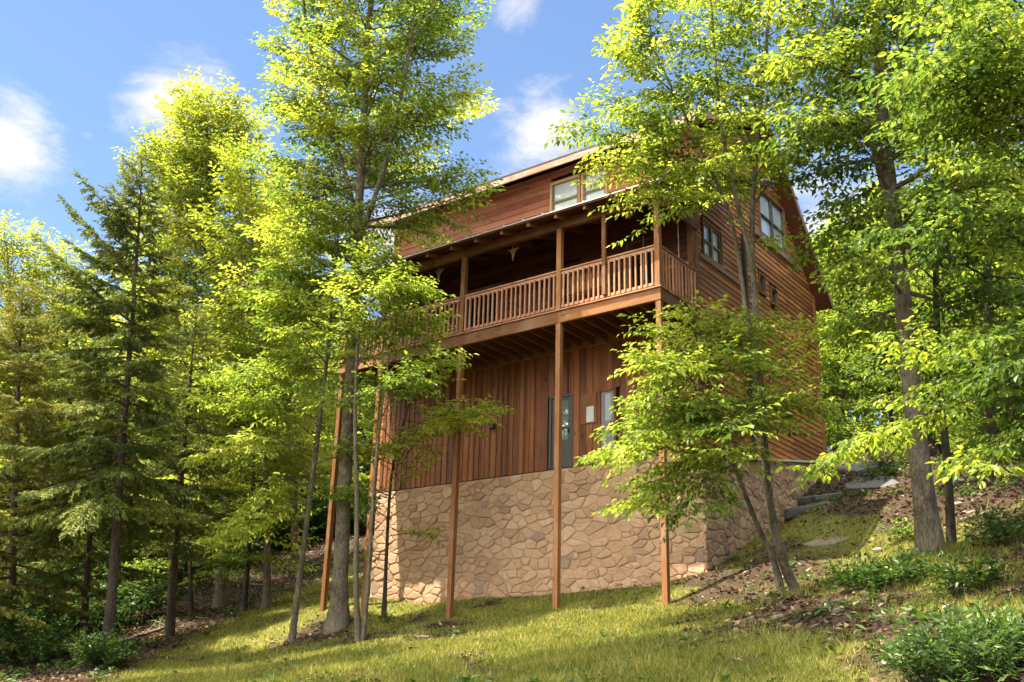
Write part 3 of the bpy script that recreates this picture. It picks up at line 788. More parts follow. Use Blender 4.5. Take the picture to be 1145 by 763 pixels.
m_ = MB(); m_.prism([(-.07, -.12), (.07, -.12), (.05, .06), (-.05, .06)], 'y', -.16, -.03); m_.build('lamp_shade', BLACK, lamp, bevel=.01)
sg = MB(); sg.box(-.11, .11, -.004, .004, -.21, .21); so = sg.build('notice', PAPER, None); so.location = (-3.19, YW-.068, -2.12)
tag(so, 'white paper notice fixed to the wooden panel beside the lower doors', 'notice')

# ================================================================== plants
def nrm(v): return v/(np.linalg.norm(v, axis=-1, keepdims=True)+1e-9)
def catmull(P, n):
    P = np.array(P, float); Q = np.vstack([2*P[0]-P[1], P, 2*P[-1]-P[-2]]); out = []
    m = len(P)-1
    for k in range(n+1):
        s = min(k/n*m, m-1e-6); i = int(s); t = s-i; a, b, c, d = Q[i], Q[i+1], Q[i+2], Q[i+3]
        out.append(.5*((2*b)+(c-a)*t+(2*a-5*b+4*c-d)*t*t+(3*b-a-3*c+d)*t**3))
    return np.array(out)
class Tubes:
    def __init__(s): s.V = []; s.F = []; s.n = 0
    def add(s, pts, rad, k=6):
        pts = np.asarray(pts); n = len(pts)
        tg = np.gradient(pts, axis=0); tg = nrm(tg)
        ref = np.array([1., 0, 0]) if abs(tg[0][0]) < .8 else np.array([0, 1., 0])
        a = nrm(np.cross(tg, ref)); b = np.cross(tg, a)
        th = np.arange(k)/k*2*math.pi
        V = pts[:, None, :]+np.asarray(rad)[:, None, None]*(np.cos(th)[None, :, None]*a[:, None, :]+np.sin(th)[None, :, None]*b[:, None, :])
        s.V.append(V.reshape(-1, 3)); i = np.arange(n-1)[:, None]*k; j = np.arange(k)[None, :]; jn = (j+1) % k
        s.F.append((np.stack([i+j, i+jn, i+k+jn, i+k+j], -1).reshape(-1, 4))+s.n); s.n += n*k
    def build(s, name, mat, parent, origin):
        return np_mesh(name, np.vstack(s.V), [np.vstack(s.F)], mat, parent, smooth=True, origin=origin)
def polyline(rng, p, d, L, n, droop=.1, wob=.12):
    pts = [p]; st = L/n; d = nrm(d)
    for i in range(n):
        d = nrm(d+rng.normal(size=3)*wob*np.array([1, 1, .6])+np.array([0, 0, -droop])*st)
        p = p+d*st; pts.append(p)
    return np.array(pts)
Z3 = np.array([0, 0, 1.])

class Tree:
    """collects wood and twigs of one tree, leaves are set on the twigs at the end"""
    def __init__(s, seed): s.rng = np.random.default_rng(seed); s.trunk = Tubes(); s.limbs = Tubes(); s.tw = []; s.twd = []; s.twl = []; s.twv = []; s.has_limbs = False
    def twig(s, p, d, L, v): s.tw.append(p); s.twd.append(d); s.twl.append(L); s.twv.append(v)
    def branch(s, p, d, L, r, droop=.12, sec=.145, twl=.36, twsp=.115, start=.18, secl=.5, flat=1.0, vb=None, tapertip=True):
        rng = s.rng
        n = max(5, int(L/.35)); pts = polyline(rng, p, d, L, n, droop, .10)
        s.limbs.add(pts, np.linspace(r, r*.18, len(pts)), 5); s.has_limbs = True
        vb = rng.random() if vb is None else vb
        cum = np.linspace(0, 1, len(pts))
        t = start; sg = 1 if rng.random() < .5 else -1
        while t < 1.0:
            i = min(int(t*(len(pts)-1)), len(pts)-2); f = t*(len(pts)-1)-i
            q = pts[i]*(1-f)+pts[i+1]*f; dl = nrm(pts[i+1]-pts[i])
            sd = np.cross(dl, Z3); sd = nrm(sd) if np.linalg.norm(sd) > .1 else np.array([1., 0, 0])
            ang = math.radians(rng.uniform(38, 62))
            up = rng.normal()*.22*flat+.05+(1-flat)*rng.normal()*.3
            ds = nrm(dl*math.cos(ang)+sg*sd*math.sin(ang)+Z3*up)
            Ls = L*secl*(1-t)**.8*rng.uniform(.7, 1.15)+.22
            m = max(2, int(Ls/.3)); sp = polyline(rng, q, ds, Ls, m, droop*1.3, .10)
            if Ls > .45: s.limbs.add(sp, np.linspace(r*.32, r*.10, len(sp)), 3)
            v = np.clip(vb+rng.normal()*.16, 0, 1)
            s.run(sp, twl, twsp, v)
            t += sec/L*rng.uniform(.75, 1.25); sg = -sg
        s.run(pts[int(len(pts)*.55):], twl, twsp, vb)
        return pts
    def run(s, sp, twl, twsp, v):
        rng = s.rng
        seg = np.linalg.norm(np.diff(sp, axis=0), axis=1); Lt = seg.sum(); k = 0; acc = rng.uniform(0, twsp); sg = 1
        cs = np.concatenate([[0], np.cumsum(seg)])
        while acc < Lt:
            i = min(np.searchsorted(cs, acc, 'right')-1, len(seg)-1); f = (acc-cs[i])/seg[i]
            q = sp[i]*(1-f)+sp[i+1]*f; dl = (sp[i+1]-sp[i])/seg[i]
            sd = np.cross(dl, Z3); sd = sd/(np.linalg.norm(sd)+1e-6)
            ang = rng.uniform(.6, 1.05)
            d = nrm(dl*math.cos(ang)+sg*sd*math.sin(ang)+Z3*rng.normal()*.18)
            s.twig(q, d, twl*rng.uniform(.6, 1.15)*(1-.45*acc/Lt), v); sg = -sg
            acc += twsp*rng.uniform(.7, 1.3)
        dl = nrm(sp[-1]-sp[-2]); s.twig(sp[-1], dl, twl*.8, v)
    def stem(s, path, r0, r1, n=28, flare=1.5, k=10):
        P = catmull(path, n); tt = np.linspace(0, 1, n+1)
        rad = r0+(r1-r0)*tt**.9
        h = np.linalg.norm(P-P[0], axis=1); rad = rad*(1+(flare-1)*np.exp(-h/max(.35, r0*2)))
        P2 = P.copy(); P2[0] -= np.array([0, 0, .25])
        wob = s.rng.normal(size=P2.shape)*r0*.06; wob[:, 2] = 0; P2 += wob*np.linspace(0, 1, n+1)[:, None]
        s.trunk.add(P2, rad, k); return P2, rad
    def crown(s, P, rad, t0, nb, L0, L1, e0, e1, side=(0, 0, 0), shape=None, droop=.12, az0=0, **kw):
        """branches along a stem: length L0 low -> L1 high, elevation e0 -> e1 degrees; side stretches the reach towards a direction"""
        rng = s.rng; side = np.array(side, float); az = az0
        for i in range(nb):
            u = (i+.5)/nb; t = t0+(1-t0)*min(1, u+rng.normal()*.3/nb)
            x = t*(len(P)-1); k = min(int(x), len(P)-2); f = x-k; p = P[k]*(1-f)+P[k+1]*f; r = rad[k]
            az += 2.39996+rng.normal()*.35
            h = np.array([math.cos(az), math.sin(az), 0]); el = math.radians(e0+(e1-e0)*u+rng.normal()*7)
            L = (L0+(L1-L0)*u)*(shape(u) if shape else 1)*rng.uniform(.75, 1.12)*max(.3, 1+h@side)
            s.branch(p, h*math.cos(el)+Z3*math.sin(el), max(.4, L), min(r*.42, .012+.014*L), droop=droop, **kw)
        tip = P[-1]; s.branch(tip, nrm(P[-1]-P[-2])+rng.normal(size=3)*.1, max(.5, L1*.8), rad[-1]*.8, droop=0, **kw)
    def leaves(s, size, aspect=.5, dens=1.0, droop=.35, jit=.35, six=False, vj=.23):
        rng = s.rng
        tw = np.array(s.tw); td = np.array(s.twd); tl = np.array(s.twl); tv = np.array(s.twv)
        cnt = np.maximum(2, np.round(tl/(size*.42)*dens)).astype(int)
        idx = np.repeat(np.arange(len(tw)), cnt); first = np.concatenate([[0], np.cumsum(cnt)[:-1]])
        k = np.arange(len(idx))-first[idx]; f = (k+.6)/cnt[idx]
        b = tw[idx]+td[idx]*(tl[idx]*f)[:, None]
        sg = np.where(k % 2 == 0, 1., -1.)
        d = td[idx]; sd = nrm(np.cross(d, Z3[None, :])+1e-4)
        last = (k == cnt[idx]-1); ang = np.where(last, .1, rng.uniform(.6, 1.15, len(idx)))
        ld = nrm(d*np.cos(ang)[:, None]+sd*(sg*np.sin(ang))[:, None]+rng.normal(size=(len(idx), 3))*jit*.6+np.array([0, 0, -1.])*(droop*rng.uniform(.2, 1.2, len(idx)))[:, None])
        nr = Z3[None, :]+rng.normal(size=(len(idx), 3))*jit; wd = nrm(np.cross(ld, nr)); nr = np.cross(wd, ld)
        L = size*rng.uniform(.6, 1.15, len(idx))*np.where(last, 1.1, 1); Wd = L*aspect*.5
        v = np.clip(tv[idx]*.75+.12+rng.normal(size=len(idx))*vj, 0, 1)
        fold = rng.uniform(.1, .45, len(idx))*Wd
        tip = b+ld*L[:, None]-nr*(L*rng.uniform(.0, .28, len(idx)))[:, None]
        def P(t, wv, up): return b+ld*(L*t)[:, None]+wd*(Wd*wv)[:, None]+nr*(up*fold)[:, None]
        n = len(idx)
        if six:
            V = np.stack([b, P(.30, .95, .9), P(.68, .80, .8), tip, P(.68, -.80, .8), P(.30, -.95, .9)], 1); m = 6; q = np.array([[0, 1, 2, 3], [0, 3, 4, 5]])
            Fc = [(np.arange(n)[:, None, None]*m+q[None]).reshape(-1, 4)]
        else:
            V = np.stack([b, P(.45, 1., 1.), tip, P(.45, -1., 1.)], 1); m = 4; q = np.array([[0, 1, 2], [0, 2, 3]])
            Fc = [(np.arange(n)[:, None, None]*m+q[None]).reshape(-1, 3)]
        return V.reshape(-1, 3), Fc, np.repeat(v, m)
    def build(s, name, label, cat, base, bark_mat, leaf_mat, size, group=None, **kw):
        base = np.asarray(base, float)
        root = empty(name, base, label, cat, group)
        if s.trunk.n: s.trunk.build('trunk', bark_mat, root, base)
        if s.has_limbs: s.limbs.build('branches', bark_mat, root, base)
        V, Fc, v = s.leaves(size, **kw)
        np_mesh('crown', V, Fc, leaf_mat, root, v, origin=base)
        s.nleaf = len(V)
        return root

BARK_GREY = bark('grey_brown_bark', (.065, .050, .036), (.31, .25, .185), (.10, .11, .045))
BARK_DARK = bark('dark_bark', (.022, .017, .012), (.105, .082, .06), (.07, .08, .03))
BARK_TAN = bark('pale_tan_bark', (.09, .068, .045), (.30, .24, .17), (.13, .13, .06), 26)
BARK_CON = bark('conifer_bark', (.05, .035, .026), (.19, .145, .11), None, 24)
LEAF_SPRING = leafmat('spring_leaf', [(0, (.080, .135, .022)), (.35, (.160, .235, .032)), (.7, (.28, .35, .045)), (1, (.42, .45, .075))], .62)
LEAF_YELLOW = leafmat('yellow_green_leaf', [(0, (.12, .17, .022)), (.4, (.23, .285, .035)), (1, (.41, .43, .065))], .62)
LEAF_MID = leafmat('mid_green_leaf', [(0, (.048, .090, .018)), (.45, (.110, .180, .028)), (.8, (.22, .29, .038)), (1, (.33, .39, .05))], .6)
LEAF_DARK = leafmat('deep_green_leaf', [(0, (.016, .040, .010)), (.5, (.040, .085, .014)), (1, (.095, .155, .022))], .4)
LEAF_SHRUB = leafmat('shrub_leaf', [(0, (.022, .052, .012)), (.5, (.055, .105, .022)), (1, (.12, .19, .035))], .38, rough=.4, spec=.45)
NEEDLE = leafmat('spruce_needle', [(0, (.065, .088, .018)), (.5, (.125, .16, .030)), (.85, (.21, .24, .042)), (1, (.30, .31, .055))], .42, rough=.6)
NEEDLE_OLIVE = leafmat('hemlock_needle', [(0, (.07, .08, .014)), (.5, (.165, .17, .026)), (1, (.30, .275, .05))], .42, rough=.6)
PXV = RT*np.array([1, 1, 0]); PXV /= np.linalg.norm(PXV)          # towards the photo's right, level
CAMV = -FW*np.array([1, 1, 0]); CAMV /= np.linalg.norm(CAMV)
def path(D, *pp):
    """trunk line through pixel points at depth D (or (x, y, D) triples)"""
    return [at(p[0], p[1], p[2] if len(p) > 2 else D) for p in pp]
def grounded(P):
    P = [np.array(p) for p in P]; z = gz(P[0][0], P[0][1]); P[0][2] = z-.03; return P

# ---- the tall tree left of the house (its top is out of the picture)
T = Tree(11); D = 26.5
P = grounded(path(D, (378, 702), (384, 570), (391, 440), (397, 330), (402, 220), (408, 110), (414, 10), (418, -80)))
S, R = T.stem(P, .21, .045, 34, 1.9)
T.crown(S, R, .50, 50, 2.9, 1.8, 12, 48, side=PXV*.06-CAMV*.45, shape=lambda u: .85+.45*math.sin(math.pi*min(1, u*1.15)), droop=.05, az0=.4)
k = int(.52*34); fork = catmull([S[k], at(424, 205, 26), at(446, 120, 25.8), at(462, 30, 25.6), at(470, -40, 25.5)], 16)
T.trunk.add(fork, np.linspace(.075, .03, 17), 7); T.crown(fork, np.linspace(.075, .03, 17), .3, 14, 1.9, 1.2, 10, 45, side=PXV*.2-CAMV*.4, droop=.05)
fork = catmull([S[int(.55*34)], at(385, 190, 27), at(360, 110, 27.4), at(345, 40, 27.6), at(338, -10, 27.6)], 16)
T.trunk.add(fork, np.linspace(.07, .03, 17), 7); T.crown(fork, np.linspace(.07, .03, 17), .25, 14, 1.9, 1.2, 10, 45, side=-PXV*.2-CAMV*.3, droop=.05)
for a, b in (((398, 320), (300, 300)), ((400, 300), (325, 245)), ((402, 250), (545, 215)), ((404, 230), (520, 160)), ((402, 200), (275, 190))):
    p = at(*a, D); q = at(*b, D-.6); T.branch(p, q-p+Z3*.2, np.linalg.norm(q-p)*1.02, .035, droop=.03)
T.build('maple_tree', 'tall leafy tree with a thick dark trunk before the left end of the deck', 'tree', P[0], BARK_GREY, LEAF_SPRING, .15, dens=1.0)

# ---- slim leaning tree with long sunlit sprays to its left
T = Tree(12); D = 26.6
P = grounded(path(D, (326, 716), (341, 600), (357, 474), (365, 405), (372, 330), (378, 270)))
S, R = T.stem(P, .085, .03, 26, 1.4, 8)
T.crown(S, R, .52, 30, 1.9, 1.3, 8, 38, side=-PXV*.3+CAMV*.25, droop=.14)
for a, b, dd in (((352, 490), (285, 440), -.8), ((350, 505), (222, 470), -.4), ((345, 560), (235, 600), -.9), ((347, 540), (255, 565), -1.6), ((356, 470), (235, 420), .4), ((360, 440), (240, 385), -.4),
                 ((362, 430), (300, 350), .2), ((366, 395), (290, 320), -.2), ((350, 520), (420, 500), -1.2), ((345, 560), (400, 560), -1.0), ((368, 380), (330, 300), -.9)):
    p = at(*a, D); q = at(*b, D+dd); T.branch(p, q-p+Z3*.35, np.linalg.norm(q-p)*1.04, .022, droop=.16, sec=.105, secl=.5)
T.build('beech_tree', 'slim leaning tree with sunlit yellow-green sprays reaching away from the house', 'tree', P[0], BARK_GREY, LEAF_SPRING, .15, dens=1.05, droop=.5)

# ---- twin stemmed pale sapling in front of the thick trunk
T = Tree(13); D = 24.5
P = grounded(path(D, (401, 721), (398, 650), (399, 560), (397, 470), (399, 400), (402, 340), (408, 300)))
S, R = T.stem(P, .075, .02, 26, 1.25, 8)
P2 = [P[0]+PXV*.1, *path(D, (412, 640), (417, 560), (424, 480), (432, 420), (440, 370))]
S2, R2 = T.stem(P2, .06, .018, 22, 1.25, 8)
T.crown(S, R, .66, 9, 1.2, .8, 10, 40, side=PXV*.3, droop=.12)
for a, b, dd in (((400, 410), (470, 325), -.7), ((400, 395), (490, 350), -.5), ((402, 350), (455, 305), -.4), ((428, 440), (500, 386), -.8), ((432, 420), (480, 365), -.4), ((400, 380), (440, 345), -1.0), ((404, 340), (480, 320), -.7), ((405, 325), (385, 300), .2),
                 ((425, 470), (470, 405), -1.6), ((404, 330), (430, 285), 0)):
    p = at(*a, D); q = at(*b, D+dd); T.branch(p, q-p+Z3*.15, np.linalg.norm(q-p)*1.03, .018, droop=.12, sec=.105, secl=.5)
T.build('birch_sapling', 'pale double stemmed sapling in front of the thick dark trunk', 'tree', P[0], BARK_TAN, LEAF_SPRING, .145, droop=.45)

# ---- small tree before the stone wall, one bare leaning branch and layered sprays
T = Tree(14); D = 26.8
P = grounded(path(D, (429, 694), (433, 600), (438, 530), (449, 480), (462, 440), (481, 396)))
S, R = T.stem(P, .055, .012, 24, 1.8, 7)
for a, b, dd in (((449, 482), (562, 424), -1.7), ((447, 490), (548, 458), -1.4), ((452, 470), (530, 480), -2.2), ((440, 525), (490, 470), -1.6), ((447, 488), (522, 430), -1.2), ((444, 505), (480, 500), -1.8), ((436, 560), (470, 515), -.7), ((434, 580), (402, 560), -.8), ((433, 600), (475, 588), -.8),
                 ((432, 620), (405, 625), -.5), ((462, 440), (500, 425), .2), ((445, 500), (395, 450), -.5), ((440, 520), (385, 500), -.7), ((436, 555), (385, 545), -1)):
    p = at(*a, D); q = at(*b, D+dd); T.branch(p, q-p+Z3*.12, np.linalg.norm(q-p)*1.0, .016, droop=.04, sec=.16, secl=.36, start=.3, twl=.28)
T.build('dogwood_tree', 'small mossy stemmed tree before the stone wall with sprays across a deck post', 'tree', P[0], BARK_DARK, LEAF_YELLOW, .135, dens=1.25, droop=.3)
PLANT_BASES = []

# ---- the multi stemmed tree at the front right corner of the house
T = Tree(15); D = 20.5
P = grounded(path(D, (892, 672), (876, 629), (862, 570), (855, 500), (850, 430), (845, 350), (841, 280), (843, 200), (850, 120), (858, 40), (862, -40)))
S, R = T.stem(P, .10, .03, 40, 1.3, 9)
P2 = [P[0]-PXV*.32+CAMV*.1, *path(D, (861, 615), (846, 585), (825, 530), (808, 481), (792, 430), (778, 385))]
S2, R2 = T.stem(P2, .075, .012, 22, 1.3, 8)
lim = catmull(path(D, (849, 440), (838, 385), (829, 310), (816, 240), (790, 180), (757, 110), (728, 50)), 20); lr = np.linspace(.055, .02, 21); T.trunk.add(lim, lr, 7)
lim2 = catmull(path(D-.3, (842, 300), (825, 230), (808, 150), (800, 70), (795, 0)), 16); lr2 = np.linspace(.05, .02, 17); T.trunk.add(lim2, lr2, 7)
T.crown(S, R, .68, 22, 1.7, 1.3, 18, 45, side=-PXV*.12, droop=.10)
T.crown(lim, lr, .58, 12, 1.5, 1.0, 8, 40, side=-PXV*.3, droop=.12)
T.crown(lim2, lr2, .42, 14, 1.5, 1.2, 8, 40, side=-PXV*.1, droop=.12)
for a, b, dd in (((818, 250), (676, 150), -.3), ((805, 215), (662, 95), 0), ((780, 160), (668, 118), .5), ((760, 110), (690, 45), 0), ((740, 70), (690, 10), 0.4), ((792, 185), (715, 165), -.8), 
                 ((815, 235), (735, 190), .3), ((842, 230), (895, 170), -.5), ((842, 270), (868, 275), -.3)):
    p = at(*a, D); q = at(*b, D+dd); T.branch(p, q-p+Z3*.2, np.linalg.norm(q-p)*1.03, .022, droop=.14, sec=.115, secl=.5)
for a, b, dd in (((808, 485), (682, 475), -.6), ((806, 478), (900, 408), -1.2), ((790, 425), (840, 352), -.6), ((785, 410), (770, 345), -.2), ((798, 450), (735, 400), .2), ((800, 458), (690, 448), .2), ((800, 455), (688, 498), -.9), ((792, 430), (702, 420), -.4), ((785, 410), (715, 372), -.2), ((812, 500), (690, 552), -.9), ((820, 520), (740, 555), -1.2), ((780, 395), (800, 362), 0),
                 ((815, 505), (910, 420), -.9), ((795, 440), (760, 362), .3), ((805, 470), (745, 430), -1.2), ((815, 505), (705, 530), -.3),
                 ((851, 440), (905, 370), .2), ((820, 520), (775, 500), -1.4), ((800, 455), (830, 390), -1.0), ((795, 435), (820, 370), .2), ((790, 420), (755, 380), -1.3), ((802, 465), (700, 455), -1.4), ((810, 490), (760, 470), -1.6), ((786, 410), (850, 370), -.4), ((790, 425), (730, 385), -.9), ((812, 495), (800, 440), -1.3)):
    p = at(*a, D); q = at(*b, D+dd-.9); T.branch(p, q-p+Z3*.3, np.linalg.norm(q-p)*1.03, .018, droop=.15, sec=.135, secl=.5)
T.build('hickory_tree', 'multi stemmed leafy tree standing at the front right corner of the house', 'tree', P[0], BARK_GREY, LEAF_SPRING, .14, dens=1.0, droop=.45)

# ---- the big right hand tree
T = Tree(16); D = 19.0
P = grounded(path(D, (1040, 611), (1029, 520), (1019, 430), (1010, 340), (1000, 250), (989, 155), (982, 60), (975, -50)))
S, R = T.stem(P, .215, .08, 36, 1.5, 12)
lim = catmull(path(D, (1000, 250), (984, 190), (968, 130), (945, 60), (925, -20)), 16); lr = np.linspace(.09, .03, 17); T.trunk.add(lim, lr, 7)
T.crown(S, R, .42, 42, 2.4, 2.3, 4, 42, side=PXV*.42, droop=.12, sec=.20)
T.crown(lim, lr, .5, 10, 1.4, 1.2, 10, 40, side=-PXV*.1, droop=.14)
for a, b, dd in (((990, 165), (880, 90), -1.5), ((1003, 280), (945, 300), -.5), ((990, 180), (1090, 110), -1.5), ((1005, 290), (1110, 250), -1), ((985, 100), (870, 40), -1.2), ((1012, 350), (950, 380), .4), ((998, 240), (1080, 190), -2)):
    p = at(*a, D); q = at(*b, D+dd); T.branch(p, q-p+Z3*.2, np.linalg.norm(q-p)*1.03, .03, droop=.15, sec=.15, secl=.48)
T.build('oak_tree', 'large straight trunked tree beside the stone path on the right', 'tree', P[0], BARK_GREY, LEAF_MID, .16, dens=1.0, droop=.5)
T = Tree(17); D = 20.5
P = grounded(path(D, (1064, 612), (1060, 530), (1052, 440), (1047, 340), (1046, 220), (1050, 100), (1052, 0)))
S, R = T.stem(P, .095, .03, 30, 1.3, 8); T.crown(S, R, .34, 20, 1.7, 1.5, 0, 40, side=PXV*.3, droop=.14)
T.build('young_oak_tree', 'thin straight trunk close behind the large tree on the right', 'tree', P[0], BARK_DARK, LEAF_MID, .155, droop=.5)

# ---- the tree at the picture's right edge whose branches hang into the view
T = Tree(18)
base = g3(*at(1262, 600, 14.5)[:2]); P = [base-Z3*.03]+[base+Z3*h+PXV*dx for h, dx in ((1.5, -.05), (3, -.1), (4.6, -.2), (6.2, -.25), (8.0, -.3))]
S, R = T.stem(P, .16, .05, 26, 1.5, 9)
def near(a_h, b, dd, L=None, **kw):
    p = base+Z3*a_h-PXV*.1; q = at(b[0], b[1], dd); T.branch(p, q-p+Z3*.35, np.linalg.norm(q-p)*.96, .03, droop=.075, sec=.21, secl=.42, start=.25, **kw)
for h, b, dd in ((2.4, (968, 392), 13.0), (2.2, (985, 425), 14.2), (1.9, (1000, 472), 13.2), (2.0, (1050, 452), 12.4), (1.7, (1095, 490), 12.8), (2.4, (1060, 385), 14.6), (2.1, (1090, 440), 12.2),
                 (3.0, (1100, 330), 13.0), (3.6, (1085, 230), 13.6), (4.2, (1075, 160), 13.0), (5.0, (1065, 60), 13.5), (5.4, (1030, 15), 14.0), (5.8, (1090, -10), 13.5), (6.4, (1030, -40), 14.2), (6.8, (1100, -80), 13.5), (7.2, (1050, -110), 14.2), (5.6, (985, 50), 15.0), (5.9, (1125, 30), 12.8)):
    near(h, b, dd)
T.build('hornbeam_tree', 'tree at the right border with big fresh leaves on branches hanging over the path', 'tree', base, BARK_DARK, LEAF_MID, .14, dens=1.1, droop=.6, six=True)

T = Tree(20); D = 25
P = grounded(path(D, (1112, 590), (1108, 450), (1104, 300), (1100, 150), (1098, 30), (1096, -70)))
S, R = T.stem(P, .14, .04, 30, 1.4, 8); T.crown(S, R, .25, 38, 2.6, 2.2, 2, 42, side=-PXV*.1, droop=.13, sec=.19)
T.build('wild_cherry_tree', 'leafy tree filling the upper right corner behind the right trunks', 'tree', P[0], BARK_DARK, LEAF_MID, .17, dens=.9, droop=.45)
# ---- a very tall tree standing just outside the left border, it shades the lower lawn
T = Tree(19); b = g3(-1.6, -16.6); P = [b-Z3*.03]+[b+Z3*h for h in (8, 15, 22, 29, 34)]
S, R = T.stem(P, .3, .06, 26, 1.5, 9); T.crown(S, R, .60, 80, 4.2, 2.6, 5, 45, sec=.26, twsp=.2)
T.build('poplar_tree', 'very tall tree standing outside the left border and shading the lower lawn', 'tree', b, BARK_GREY, LEAF_MID, .24, dens=.8)

T = Tree(21); b = g3(-8.8, -13.6); P = [b-Z3*.03]+[b+Z3*h for h in (5, 10, 15, 20, 24)]
S, R = T.stem(P, .3, .06, 26, 1.5, 9); T.crown(S, R, .72, 54, 3.8, 2.6, 12, 45, sec=.26, twsp=.2)
T.build('poplar_tree', 'second very tall tree outside the left border, further from the viewer', 'tree', b, BARK_GREY, LEAF_MID, .24, dens=.8)

# ---- conifers
def conifer(seed, P, r0, t0, nb, Lf, mat, label, name='spruce_tree', olive=0.0, dead=18, droopf=.25, tuft=.115, gapk=.013, sec=.095, extra=(), bases=None):
    T = Tree(seed); rng = T.rng; P = grounded(P)
    S, R = T.stem(P, r0, .012, 34, 1.35, 8)
    tp = []; td = []; tv = []
    def needles(sp, v, hang):
        seg = np.linalg.norm(np.diff(sp, axis=0), axis=1); L = seg.sum(); n = max(3, int(L/gapk))
        cs = np.concatenate([[0], np.cumsum(seg)]); a = (np.arange(n)+rng.random(n))/n*L
        i = np.minimum(np.searchsorted(cs, a, 'right')-1, len(seg)-1); f = ((a-cs[i])/seg[i])[:, None]
        q = sp[i]*(1-f)+sp[i+1]*f; dl = nrm(sp[i+1]-sp[i])
        th = rng.uniform(0, 2*math.pi, n); ref = nrm(np.cross(dl, Z3[None, :])+1e-3); oth = np.cross(dl, ref)
        sd = ref*np.cos(th)[:, None]+oth*np.sin(th)[:, None]*.6
        tp.append(q); td.append(nrm(dl*.75+sd*.75+np.array([0, 0, -hang])+rng.normal(size=(n, 3))*.1)); tv.append(np.clip(v+rng.normal(size=n)*.13, 0, 1))
    def limb(p, d, L, dr, v):
        n = max(4, int(L/.3)); sp = polyline(rng, p, d, L, n, dr, .06)
        sp[:, 2] += np.linspace(0, 1, len(sp))**3*L*.10
        T.limbs.add(sp, np.linspace(.008+.010*L, .004, len(sp)), 4); T.has_limbs = True
        t = .15; sg = 1
        while t < 1:
            i = min(int(t*n), n-1); q = sp[i]+(sp[i+1]-sp[i])*(t*n-i); dl = nrm(sp[i+1]-sp[i]); sd = nrm(np.cross(dl, Z3))
            ds = nrm(dl*.75+sg*sd*.8+Z3*rng.uniform(-.35, .05)); Ls = (.38*L*(1-t)+.14)*rng.uniform(.7, 1.2)
            ss = polyline(rng, q, ds, Ls, 3, .5, .08)
            vv = np.clip(v+rng.normal()*.15, 0, 1)
            needles(ss, vv, .25)
            if Ls > .3:
                for w in (.35, .65):
                    qq = ss[int(w*3)]; s3 = 1 if rng.random() < .5 else -1
                    needles(polyline(rng, qq, nrm(ds*.7+s3*sd*.7+Z3*-.25), Ls*.4, 2, .5, .08), vv, .3)
            t += sec/L*rng.uniform(.8, 1.2); sg = -sg
        needles(sp[n//4:], v, .15)
    az = rng.uniform(0, 6)
    for i in range(nb):
        u = (i+.5)/nb; t = t0+(1-t0)*u; x = t*(len(S)-1); k = min(int(x), len(S)-2); p = S[k]+(S[k+1]-S[k])*(x-k)
        az += 2.39996+rng.normal()*.3; h = np.array([math.cos(az), math.sin(az), 0])
        L = Lf(u, h)*rng.uniform(.7, 1.15); el = math.radians(-5+38*u+rng.normal()*6)
        limb(p, h*math.cos(el)+Z3*math.sin(el), max(.22, L), droopf*(1-.6*u), np.clip(.45+rng.normal()*.2, 0, 1))
    needles(S[-3:], .5, 0)
    for a, b, dd in extra:
        q0 = at(a[0], a[1], dd); q1 = at(b[0], b[1], dd); limb(q0, q1-q0, np.linalg.norm(q1-q0), .06, .4)
    for i in range(dead):                         # dead lower twigs
        t = rng.uniform(.12, t0+.05); x = t*(len(S)-1); k = int(x); a = rng.uniform(0, 6.28); h = np.array([math.cos(a), math.sin(a), rng.uniform(-.3, .15)])
        sp = polyline(rng, S[k], h, rng.uniform(.5, 1.5), 6, .25, .14); T.limbs.add(sp, np.linspace(.012, .003, 7), 3)
    root = empty(name, P[0], label, 'tree')
    T.trunk.build('trunk', BARK_CON, root, P[0]); T.limbs.build('branches', BARK_CON, root, P[0])
    b = np.vstack(tp); d = np.vstack(td); v = np.concatenate(tv); n = len(b)
    wd = nrm(np.cross(d, rng.normal(size=(n, 3)))); L = tuft*rng.uniform(.6, 1.2, n)
    V = np.stack([b, b+d*(L*.5)[:, None]+wd*(L*.14)[:, None], b+d*L[:, None], b+d*(L*.5)[:, None]-wd*(L*.14)[:, None]], 1)
    np_mesh('crown', V.reshape(-1, 3), [np.arange(n*4).reshape(-1, 4)], mat, root, np.repeat(v, 4), origin=P[0])
    return n
LS = lambda L0, tip=.25, k=.9: (lambda u, h: (L0*(1-u)**k+tip)*(1-.35*math.exp(-((u-.05)/.12)**2)))
conifer(31, path(26, (119, 730), (127, 640), (135, 520), (143, 420), (149, 340), (155, 255), (159, 178)), .15, .26, 105, lambda u, h: (2.75*(1-u)**.85+.28)*(1-.25*(h@PXV)), NEEDLE,
        'tall pointed spruce standing out against the sky on the left', extra=(((149, 305), (70, 230), 26), ((152, 270), (95, 195), 25.8), ((146, 360), (30, 275), 25.6)))
conifer(32, path(28.5, (93, 728), (97, 650), (104, 540), (108, 450), (112, 390)), .12, .2, 58, LS(2.7), NEEDLE, 'shorter spruce with a bare lower trunk just behind the tallest spruce')
conifer(33, path(30, (189, 714), (196, 620), (204, 520), (212, 430), (220, 345)), .14, .27, 66, LS(2.7), NEEDLE, 'dark spruce at the woodland edge nearest the lawn')
conifer(34, path(27, (10, 760), (14, 640), (18, 500), (22, 400), (26, 318)), .13, .10, 88, lambda u, h: (2.6*(1-u)**.8+.25), NEEDLE_OLIVE, 'olive tinted hemlock at the left border of the woods', 'hemlock_tree')
